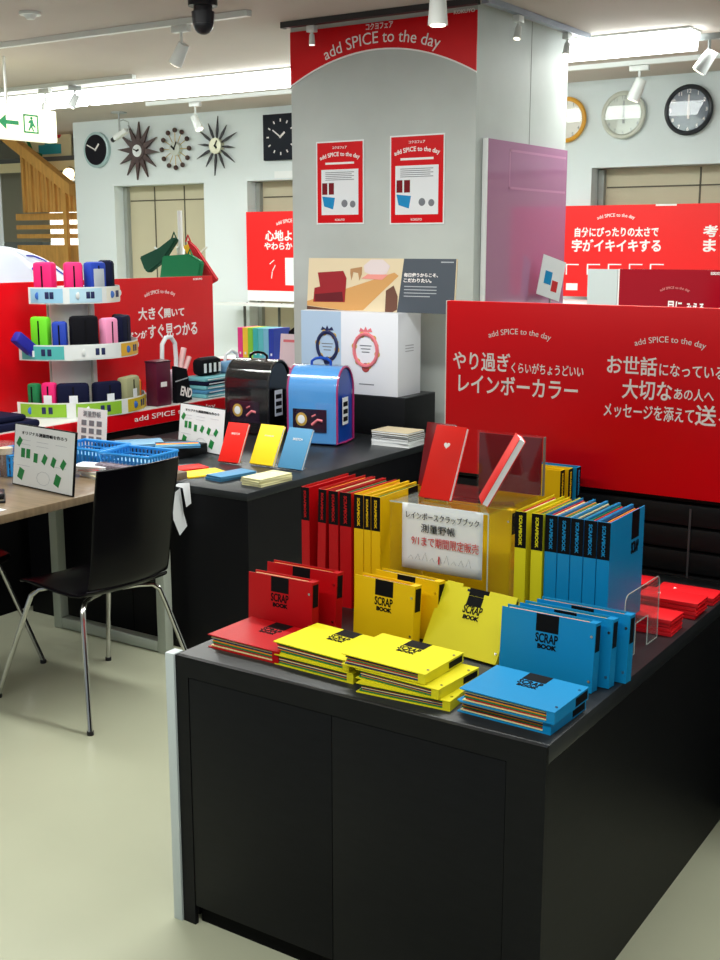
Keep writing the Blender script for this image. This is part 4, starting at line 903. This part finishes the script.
bx('base', (-.07, -.015, 0), (.07, .015, .008), bk, t, .003); bx('arm', (-.07, -.013, .014), (.065, .013, .03), bk, t, .005, Matrix.Rotation(-.06, 4, 'Y')); bx('magazine', (-.065, -.01, .0085), (.068, .01, .0135), chrome, t)
t = thing('paper_sheet', 'white paper sheet at the front left edge of the table', 'paper', (at(2, 511, z=TZ).x, at(2, 511, z=TZ).y, TZ + .0005)); bx('sheet', (-.2, -.25, 0), (.0, .02, .0008), paper, t)
t = thing('paper_pile', 'white paper pile at the far left of the table', 'papers', (-3.78, 2.86, TZ), .1); bx('sheets', (-.06, -.14, 0), (.10, .08, .02), paper, t); bx('top_folder', (-.05, -.12, .0202), (.09, .07, .024), white, t)

# ------------------------------------------------------------------ chairs
def chair(label, loc, rz):
    """front towards +x"""
    t = thing('plywood_chair', label, 'chair', loc, rz, 'black plywood chairs')
    prof = [(.215, .425, .17), (.20, .444, .195), (.12, .452, .205), (0, .444, .205), (-.11, .437, .20), (-.175, .445, .19), (-.215, .475, .182), (-.232, .53, .178), (-.245, .62, .178), (-.262, .74, .180), (-.283, .83, .182), (-.294, .893, .182), (-.297, .908, .181), (-.2975, .910, .181)]
    g = [[(px, wy * s, pz + (.012 * s * s if i < 6 else 0)) if i < 6 else (px + .03 * s * s, wy * s, pz) for s in (-1, -.97, -.6, 0, .6, .97, 1)] for i, (px, pz, wy) in enumerate(prof)]
    # seat and backrest share one bent sheet in the photo; cut at the bend
    MB().sheet(g[:7]).build('seat', blackp, t, solid=.011, sub=1)
    MB().sheet(g[6:]).build('backrest', blackp, t, solid=.011, sub=1)
    for sx, fx in ((1, .275), (-1, -.265)):
        for s in (-1, 1):
            pts = [(sx * .085, s * .05, .422), (sx * .11, s * .11, .424), (sx * .135, s * .155, .420), (sx * .15, s * .175, .400), (sx * .165, s * .187, .35), (fx, s * .255, .012)]
            lg = MB().tube(pts, .0095, 10).build('leg', chrome, t)
            MB().cyl((fx, s * .255, .0), (fx, s * .255, .014), .012).build('foot_cap', bk, lg)
    bx('mounting_plate', (-.09, -.07, .421), (.09, .07, .427), bk, t)
    return t
chair('black plywood chair with chrome legs pulled up to the brown table', (-3.09, 2.922, 0), math.radians(180 - 6))
chair('black plywood chair tucked under the far side of the table at the left edge', (-3.80, 2.775, 0), math.radians(2))

# ------------------------------------------------------------------ red pen case gondola at left
GX = -4.16
t = thing('red_gondola', 'black gondola with a red front strip, carrying the pen case display', 'shelf unit', (GX, 2.6, 0))
GL = 2.85; GT = .825
bx('body', (-.75, 0, 0), (-.004, GL, GT - .085), blackg, t); bx('deck', (-.75, 0, GT - .084), (-.006, GL, GT), mat('deck_white', (205, 208, 205), .5), t)
o = bx('front_strip', (-.0055, 0, GT - .08), (.004, 1.11, GT - .003), red, t); o = bx('front_strip', (-.0055, 1.12, GT - .08), (.004, GL, GT - .003), red, t)
text(t, 'add SPICE to the day', letter, (.006, 1.95, GT - .04), width=.62, size=.035, rot=(PI / 2, 0, PI / 2), bold=0)
text(t, 'add SPICE', letter, (.006, 2.62, GT - .04), width=.28, size=.03, rot=(PI / 2, 0, PI / 2), bold=0)
SX = -4.66
a, b = at(203, 276, x=SX), at(215, 380, x=SX)
t = thing('red_pen_sign', 'red sign with white writing behind the pen case display', 'sign', (SX, b.y, GT + .0005), PI / 2)
L_ = 2.6; hh = a.z - GT
bx('board', (-L_, 0, 0), (0, .018, hh), red, t, .001)
def ltx(body, u0, v0, u1, v1, **k):
    a, b = at(u0, (v0 + v1) / 2, x=SX), at(u1, (v0 + v1) / 2, x=SX); z_ = (at((u0 + u1) / 2, v0, x=SX).z + at((u0 + u1) / 2, v1, x=SX).z) / 2; hz = None if k.get('arc') else at((u0 + u1) / 2, v0, x=SX).z - at((u0 + u1) / 2, v1, x=SX).z
    text(t, body, letter, ((a.y + b.y) / 2 - t.location.y, -.0015, z_ - t.location.z), width=b.y - a.y, size=hz, **k)
ltx('add SPICE to the day', 144, 288, 175, 296, arc=1.7, bold=0)
ltx('大きく', 138, 307, 163, 320, bold=.02); ltx('開いて', 164, 308, 184, 317, bold=.03)
ltx('ペンが', 127, 331, 147, 339, bold=.03); ltx('すぐ見つかる', 148, 323, 197, 337, bold=.02); ltx('KOKUYO', 193, 278, 202, 280, bold=.03)
# carousel
cy = 4.17; cx = -4.515
t = thing('carousel_display', 'three-tier white pen case display with curved picture panels', 'display stand', (cx, cy, GT + .0005))
def arcpts(r, a0, a1, n=20): return [(r * math.cos(a0 + (a1 - a0) * k / n), r * math.sin(a0 + (a1 - a0) * k / n)) for k in range(n + 1)]
tiers = [(0, .365, .075, .0), (.275, .335, .075, .03), (.54, .255, .08, .03)]
A0, A1 = math.radians(-88), math.radians(88)
MB().prism(arcpts(.13, A0, A1, 10), 'z', .0145, .62).build('core', whitep, t)
pcols = [[mat('lime_print', (140, 190, 50), .5), mat('lime_print', (140, 190, 50), .5), mat('mustard_print', (206, 180, 40), .5), mat('lilac_print', (180, 140, 190), .5)],
         [mat('teal_panel', (80, 180, 176), .5), whitep, mat('amber_panel', (226, 174, 50), .5), whitep],
         [mat('sky_panel', (150, 200, 226), .5), mat('sky_panel2', (180, 214, 230), .5), mat('ivory_panel', (230, 228, 214), .5), whitep]]
for k, (z, r, ph, _) in enumerate(tiers):
    sh = MB().prism(arcpts(r, A0, A1), 'z', z + .004, z + .014).build('shelf', whitep, t)
    o = arcpts(r + .003, A0, A1); i = arcpts(r, A0, A1)
    MB().prism(o + list(reversed(i)), 'z', z, z + ph).build('curved_band', whitep, t)
    for j in range(4):
        a0 = A0 + (A1 - A0) * (j / 4 + .02); a1 = A0 + (A1 - A0) * ((j + 1) / 4 - .02)
        o = arcpts(r + .0046, a0, a1, 6); i = arcpts(r + .0032, a0, a1, 6)
        pn = MB().prism(o + list(reversed(i)), 'z', z + .006, z + ph - .006).build('picture_panel', pcols[k][j], t)
        am = (a0 * .75 + a1 * .25); mb = MB()
        mb.ball(((r + .0046) * math.cos(am), (r + .0046) * math.sin(am), z + ph / 2), .018, (.15, 1, 1), seg=10)
        pn2 = mb.build('round_badge', mat('badge_blue', (60, 110, 190), .5) if j % 2 == 0 else whitep, pn)
        mb = MB(); a2 = a0 * .45 + a1 * .55
        for q in range(2):
            aa = a2 + q * .09; mb.box((-.002, -.012, -.015), (.001, .008, .018), .002, Matrix.Translation(((r + .005) * math.cos(aa), (r + .005) * math.sin(aa), z + ph / 2)) @ Matrix.Rotation(aa, 4, 'Z'))
        mb.build('case_picture', navyp, pn)
for s in (0, 1, 2):
    a_ = (A0, 0, A1)[s]; MB().cyl((.15 * math.cos(a_ * .95), .15 * math.sin(a_ * .95), .0145), (.15 * math.cos(a_ * .95), .15 * math.sin(a_ * .95), .54), .006).build('upright_rod', steelw, t)
# pen cases
def pencase(name, label, base, size, ang, m, tilt=0, bandm=None, tagm=False, lay=0, zipm=None):
    t = thing(name, label, 'pen case', base, ang, 'pen cases on the white display', ry=tilt)
    a, b, h = size; b *= 1.18
    bx('body', (-a / 2, -b / 2, 0), (a / 2, b / 2, h), m, t, min(a, b) * .28)
    bx('zip', (a / 2 - .001, -.0035, h * .1), (a / 2 + .002, .0035, h * .9), zipm or ink, t)
    if bandm: bx('pocket', (a / 2 - .002, -b * .32, h * .12), (a / 2 + .003, b * .30, h * .82), bandm, t, .004)
    if tagm: bx('hang_tag', (a / 2 + .004, -.02, h * .25), (a / 2 + .006, .02, h * .62), paper, t)
    return t
magenta = mat('magenta_cloth', (226, 24, 110), .6, bump=.2, bscale=200); blue_c = mat('royal_cloth', (24, 60, 170), .6); lime = mat('lime_cloth', (110, 220, 40), .5)
greyc = mat('grey_cloth', (176, 182, 190), .7); pinkc = mat('pink_cloth', (240, 150, 190), .6); tan = mat('khaki_cloth', (160, 160, 120), .7); tealc = mat('aqua_cloth', (110, 180, 190), .5)
bs = GT + .0005
def ring(r, deg): a = math.radians(deg); r = r + .042; return cx + r * math.cos(a), cy + r * math.sin(a)
z3 = bs + .54 + .0145
for r, dg, m, bm_, nm, sz in ((.165, -72, magenta, None, 'magenta pen case at the left of the top tier', (.06, .09, .185)), (.165, -34, magenta, None, 'second magenta pen case on the top tier', (.06, .075, .185)),
                          (.165, -2, blue_c, greyc, 'blue pen case with a grey pocket on the top tier', (.06, .09, .185)), (.165, 33, navy, None, 'slim navy pen case on the top tier', (.06, .055, .19)), (.165, 66, navy, greyc, 'navy pen case with a grey pocket at the right of the top tier', (.06, .085, .19))):
    p = ring(r, dg); pencase('pen_case', nm, (p[0], p[1], z3), sz, math.radians(dg), m, bandm=bm_)
z2 = bs + .275 + .0145
p = ring(.20, -80); pencase('pen_case', 'lime green pen case leaning at the left of the middle tier', (p[0] + .02, p[1] - .0, z2), (.05, .08, .19), math.radians(-80), lime, tilt=0).rotation_euler = (0.0, 0, math.radians(-70))
for r, dg, m, nm, sz, tg in ((.235, -52, blue_c, 'blue striped pen case on the middle tier beside the green one', (.05, .06, .17), 0), (.23, -28, blackc, 'black pen case on the middle tier, left of the pale pink one', (.06, .115, .195), 0), (.235, 0, pinkc, 'pale pink pen case on the middle tier', (.055, .075, .18), 0), (.23, 28, navy, 'wide navy pen case on the middle tier', (.06, .125, .185), 0), (.225, 62, blackc, 'black pen case with a white tag at the right of the middle tier', (.06, .12, .18), 1)):
    p = ring(r, dg); pencase('pen_case', nm, (p[0], p[1], z2), sz, math.radians(dg), m, tagm=bool(tg))
z1_ = bs + .0145
for r, dg, m, nm, sz, tg in ((.28, -76, green, 'dark green pen case at the left of the lowest tier', (.05, .05, .15), 0), (.28, -62, magenta, 'magenta pen case on the lowest tier', (.05, .06, .155), 1), (.275, -42, navy, 'wide navy pen case with a white tag on the lowest tier', (.06, .13, .15), 1), (.28, -12, navy, 'navy pen case in the middle of the lowest tier', (.06, .125, .15), 1), (.275, 18, tan, 'khaki pen case with a tag on the lowest tier', (.06, .13, .16), 1), (.28, 44, orange, 'orange-brown striped pen case on the lowest tier', (.05, .07, .13), 0)):
    p = ring(r, dg); pencase('pen_case', nm, (p[0], p[1], z1_), sz, math.radians(dg), m, tagm=bool(tg))
for k in range(3):
    pencase('pen_case', ('lowest', 'middle', 'topmost')[k] + ' aqua pen case lying at the right of the lowest tier', (cx + .11, cy + .25, z1_ + .031 * k), (.17, .06, .030), math.radians(75), tealc)
t = thing('pen_case', 'royal blue pouch sticking out left of the middle tier', 'pen case', (cx + .075, cy - .275, z2 + .004), group='pen cases on the white display'); 
M = Matrix.Rotation(math.radians(48), 4, 'X')
bx('body', (-.025, -.03, 0), (.025, .03, .17), mat('ultramarine_cloth', (30, 30, 150), .6), t, .012, Matrix.Translation((0, .0, 0)) @ Matrix.Rotation(math.radians(52), 4, 'X')); bx('hang_tag', (.027, -.06, .0), (.029, -.02, .03), paper, t)
# small goods to the right of the carousel
def goods(base, label, name, cat): return thing(name, label, cat, base, 0, 'small pouches on the red gondola')
c0 = at(142, 401, x=-4.25); t = thing('maroon_tumbler', 'dark maroon box shaped case beside the white display', 'case', (-4.225, c0.y + .10, bs))
bx('case', (-.04, -.055, 0), (.04, .055, .235), mat('maroon_case', (86, 20, 46), .35), t, .008); bx('lid_rim', (-.041, -.056, .225), (.041, .056, .232), mat('maroon_lid', (60, 14, 34), .35), t); bx('print', (.0402, -.025, .1), (.041, .02, .125), letter, t)
yb = t.location.y
t = thing('loop_pouch', 'white and pink pouch with a tall white loop handle', 'pouch', (-4.33, yb + .20, bs))
bx('body', (-.04, -.08, 0), (.04, .10, .16), mat('pink_check', (222, 190, 206), .7, noise=.25, nscale=60), t, .02); bx('pink_panel', (.038, .0, .03), (.043, .09, .08), magenta, t, .004)
MB().tube([(0, -.05, .12), (0, -.055, .22), (0, -.05, .30), (0, -.02, .335), (0, .02, .335), (0, .05, .30), (0, .055, .22), (0, .05, .12)], .012).build('loop_handle', paper, t)
MB().tube([(0, .08, .15), (0, .12, .27)], .016).tube([(.01, .11, .15), (.01, .15, .22)], .014).build('striped_roll', mat('pink_roll', (236, 190, 190), .5), t)
t = thing('black_pouch', 'black pouch with white lettering in front of the looped pouch', 'pouch', (-4.23, yb + .17, bs), rx=.12)
MB().prism([(-.06, 0), (.06, 0), (.045, .17), (-.035, .20)], 'x', 0, .03).build('body', blackc, t); text(t, 'END', letter, (.0315, .02, .05), width=.09, size=.05, rot=(PI / 2, .4, PI / 2), bold=.03); bx('flap', (.0302, -.055, .12), (.033, .04, .125), greyc, t)
zz_ = bs
for k in range(5):
    t = thing('striped_pouch', ('lowest', 'second', 'third', 'fourth', 'topmost')[k] + ' striped blue pouch in the flat pile on the red gondola', 'pouch', (-4.27, yb + .45, zz_), .05 * (k % 2), 'striped pouches in a pile')
    bx('body', (-.08, -.12, 0), (.08, .12, .022), (tealc, blul, tealc, navy, tealc)[k], t, .007); bx('stripe', (.0795, -.10, .008), (.082, .10, .013), paper, t); zz_ += .0225
t = thing('black_white_pouch', 'black and white striped pouch standing on the striped pile', 'pouch', (-4.28, yb + .45, zz_))
bx('body', (-.04, -.09, 0), (.04, .09, .10), blackc, t, .03)
for k in range(4): bx('white_stripe', (.0385, -.07 + .04 * k, .02), (.042, -.052 + .04 * k, .07), paper, t)
bx('zip', (-.003, -.06, .0995), (.003, .06, .102), greyink, t)
zz_ = bs
for k in range(5):
    t = thing('folded_pouch', ('lowest', 'second', 'third', 'fourth', 'topmost')[k] + ' green-orange pouch in the right pile near the black bag', 'pouch', (-4.27, yb + .66, zz_), -.05 * (k % 2), 'folded pouches near the black bag')
    bx('body', (-.08, -.10, 0), (.08, .10, .022), (orange, blul, orange, green, tealc)[k], t, .007); bx('stripe', (.0795, -.08, .008), (.082, .08, .013), (paper, orange, ink)[k % 3], t); zz_ += .0225
t = thing('denim_pouch', 'pale denim pouch with a white loop on the right pile', 'pouch', (-4.28, yb + .66, zz_))
bx('body', (-.04, -.09, 0), (.04, .09, .065), mat('denim', (112, 160, 200), .7), t, .02); MB().tube([(0, -.06, .05), (0, -.05, .1), (0, 0, .12), (0, .05, .1), (0, .06, .05)], .009).build('loop_handle', paper, t)
t = thing('navy_cloth_pile', 'dark navy folded cloth pile at the left end of the gondola', 'cloth', (-4.30, 3.36, bs))
bx('lower_fold', (-.12, -.28, 0), (.12, .30, .035), navy, t, .014); bx('upper_fold', (-.11, -.26, .0355), (.10, .24, .065), navy, t, .014)

# ------------------------------------------------------------------ things behind the red pen sign
t = thing('tote_bag_tree', 'white stand hung with green and red fabric bags behind the pen sign', 'display stand', (at(180, 225, y=5.83).x, 5.83, 0))
MB().cyl((0, 0, 0), (0, 0, .02), .13).build('base', whitep, t); MB().cyl((0, 0, .02), (0, 0, 1.86), .016).build('pole', whitep, t)
for a_ in range(4):
    an = a_ * PI / 2 + .6; d = Vector((math.cos(an), math.sin(an), 0))
    MB().tube([Vector((0, 0, 1.56)), Vector((0, 0, 1.57)) + d * .1, Vector((0, 0, 1.63)) + d * .17], .007).build('hook', whitep, t)
gcl = mat('green_canvas', (16, 120, 74), .8, bump=.2, bscale=90); gdk = mat('dark_green_canvas', (10, 70, 50), .8); rcl = mat('red_canvas', (190, 26, 40), .8); ycl = mat('yellow_canvas', (230, 180, 40), .8)
def hung(label, pts, m, y, th=.04):
    q = [at(u, v, y=y) for u, v in pts]; c = sum(q, Vector()) / len(q)
    t = thing('fabric_bag', label, 'fabric bag', (c.x, y, c.z), 0, 'fabric bags hanging on the white stand')
    b0 = MB().prism([(p.x - c.x, p.z - c.z) for p in q], 'y', -th / 2, th / 2); bmesh.ops.bevel(b0.bm, geom=list(b0.bm.edges), offset=.008, segments=2, affect='EDGES'); b0.build('body', m, t)
    top = max(q, key=lambda p: p.z)
    MB().tube([(top.x - c.x - .02, 0, top.z - c.z - .01), (top.x - c.x, 0, top.z - c.z + .03), (top.x - c.x + .02, 0, top.z - c.z - .01)], .005).build('strap', m, t)
hung('dark green fabric bag hanging leftmost on the white stand', [(141, 257), (160, 248), (174, 237), (178, 240), (164, 262), (150, 273), (146, 270)], gdk, 5.72)
hung('wide green fabric bag at the front of the white stand', [(164, 256), (190, 254), (203, 262), (199, 290), (160, 288)], gcl, 5.62)
hung('red fabric bag hanging at the right of the white stand', [(188, 240), (196, 247), (218, 280), (206, 287), (198, 268)], rcl, 5.70)
hung('yellow fabric bag between the green and red ones', [(184, 246), (190, 244), (203, 266), (205, 284), (200, 284), (196, 268)], ycl, 5.78)
hung('grey fabric bag hanging low right of the pen sign', [(204, 290), (211, 292), (209, 310), (203, 305)], mat('grey_canvas', (110, 116, 100), .8), 5.75)
hung('navy fabric bag hanging lowest beside the pen sign', [(204, 284), (209, 284), (213, 350), (206, 348)], navy, 5.71)
# white umbrella like dome
u0 = at(8, 246, x=-5.0)
t = thing('white_umbrella', 'open white umbrella with blue marks behind the red sign at left', 'umbrella', (-5.66, 4.66, 1.19), rx=0)
rings = []
for k in range(9):
    a = k / 8 * 1.15; r = .62 * math.sin(a) / math.sin(1.15)
    rings.append([(r * math.cos(j * PI / 16), r * math.sin(j * PI / 16), .45 * (math.cos(a) - math.cos(1.15)) / (1 - math.cos(1.15)) ) for j in range(33)])
MB().sheet(rings).build('canopy', mat('umbrella_white', (214, 222, 240), .5), t, solid=.003)
MB().cyl((0, 0, -1.17), (0, 0, .449), .006).build('shaft', chrome, t); MB().cyl((0, 0, -1.179), (0, 0, -1.16), .09).build('base', whitep, t)
mb = MB()
for k in range(8): a = k * PI / 4; mb.tube([(.60 * math.cos(a), .60 * math.sin(a), .0), (.3 * math.cos(a), .3 * math.sin(a), .31), (0, 0, .43)], .003, 5)
mb.build('rib', greyink, t)
bl = mat('blue_print', (60, 70, 190), .5); mb = MB()
def dome(az, s):
    a = s * 1.15; r = .625 * math.sin(a) / math.sin(1.15); return (r * math.cos(az), r * math.sin(az), .453 * (math.cos(a) - math.cos(1.15)) / (1 - math.cos(1.15)) + .004)
mb.tube([dome(.1, .35), dome(.3, .36), dome(.42, .42), dome(.46, .6), dome(.6, .66), dome(.85, .62)], .005, 6).tube([dome(-.1, .52), dome(.12, .52)], .008, 6)
for k in range(4): mb.tube([dome(-.12 + .11 * k, .7), dome(-.08 + .11 * k, .76), dome(-.04 + .11 * k, .7)], .008, 6)
mb.build('blue_marks', bl, t)
# fixture with coloured files, pink picture book, red and white pack
fz = at(240, 372, y=5.9).z
FZ = .80
t = thing('low_display_table', 'low black display table carrying the rainbow files before the column', 'table', (-5.06, 5.55, 0))
bx('tabletop', (.0, 0, FZ - .02), (1.03, .55, FZ), blackt, t); bx('body', (.02, .02, 0), (1.01, .53, FZ - .0205), blackw, t)
t = thing('file_riser', 'white riser block under the rainbow files', 'riser', (-4.98, 5.78, FZ)); bx('block', (0, 0, 0), (.62, .24, .132), whitep, t); bx('front_lip', (0, -.01, .10), (.62, -.0005, .13), redink, t)
a = at(240, 357, y=5.85); b = at(276, 357, y=5.85); n = 7; wd = (b.x - a.x) / n; zt_ = at(258, 328, y=5.85).z
for k, (nm, c_) in enumerate((('magenta', (230, 60, 140)), ('yellow', (240, 200, 60)), ('green', (130, 200, 60)), ('teal', (60, 180, 180)), ('aqua', (90, 190, 200)), ('pale blue', (120, 190, 220)), ('dark blue', (30, 60, 170)))):
    t = thing('upright_file', nm + ' upright file in the rainbow row', 'file', (a.x + wd * k, 5.83, FZ + .1325), 0, 'rainbow row of upright files')
    bx('case', (.001, 0, 0), (wd - .001, .17, zt_ - FZ - .1325), mat('file_' + nm.replace(' ', '_'), c_, .45), t); bx('finger_hole', (wd * .35, -.001, .03), (wd * .65, -.0001, .045), paper, t)
a, b = at(276, 366, y=5.7), at(307, 368, y=5.7); zt_ = at(280, 334, y=5.7).z
t = thing('picture_book', 'pink and white picture book of a girl beside the rainbow files', 'book', (a.x, 5.72, FZ), rx=math.radians(-6))
wd = b.x - a.x; hh = zt_ - FZ
bx('cover', (0, 0, 0), (wd, .006, hh), mat('book_pinkwhite', (232, 216, 226), .4), t); bx('pages', (.002, .0061, .002), (wd - .002, .014, hh - .002), white, t)
MB().ball((wd * .27, -.001, hh * .28), .035, (1.1, .05, .8)).build('bag_print', magenta, t); MB().ball((wd * .70, -.001, hh * .62), .022, (1, .06, 1)).ball((wd * .72, -.001, hh * .78), .012, (1, .06, 1)).build('hair_print', ink, t)
MB().ball((wd * .73, -.001, hh * .35), .036, (.9, .05, 1.1)).build('dress_print', mat('dress_photo', (214, 160, 150), .5), t); bx('title', (wd * .1, -.001, hh * .84), (wd * .62, -.0001, hh * .89), pink, t)
t = thing('cat_figure', 'small black pointed figure behind the picture book', 'figure', (a.x + .06, 5.78, FZ + 0.0))
hz = at(287, 322, y=5.78).z - FZ
MB().prism([(-.05, 0), (.05, 0), (.05, hz * .9), (.045, hz), (.02, hz * .92), (-.02, hz * .85)], 'y', 0, .03).build('silhouette', ink, t); bx('base', (-.055, -.004, 0), (.055, -.0005, .03), ink, t)
a = at(214, 372, y=5.62); b = at(262, 372, y=5.62)
t = thing('red_white_packet', 'red and white tissue packet in front of the rainbow files', 'packet', ((a.x + b.x) / 2 , 5.57, FZ), 0)
bx('pack', (-.17, 0, 0), (.17, .16, .085), white, t, .012); bx('red_band', (-.12, -.002, .015), (.05, -.0002, .065), redink, t); bx('orange_top', (-.15, .02, .0855), (.14, .14, .0865), mat('peach_print', (240, 150, 110), .5), t)
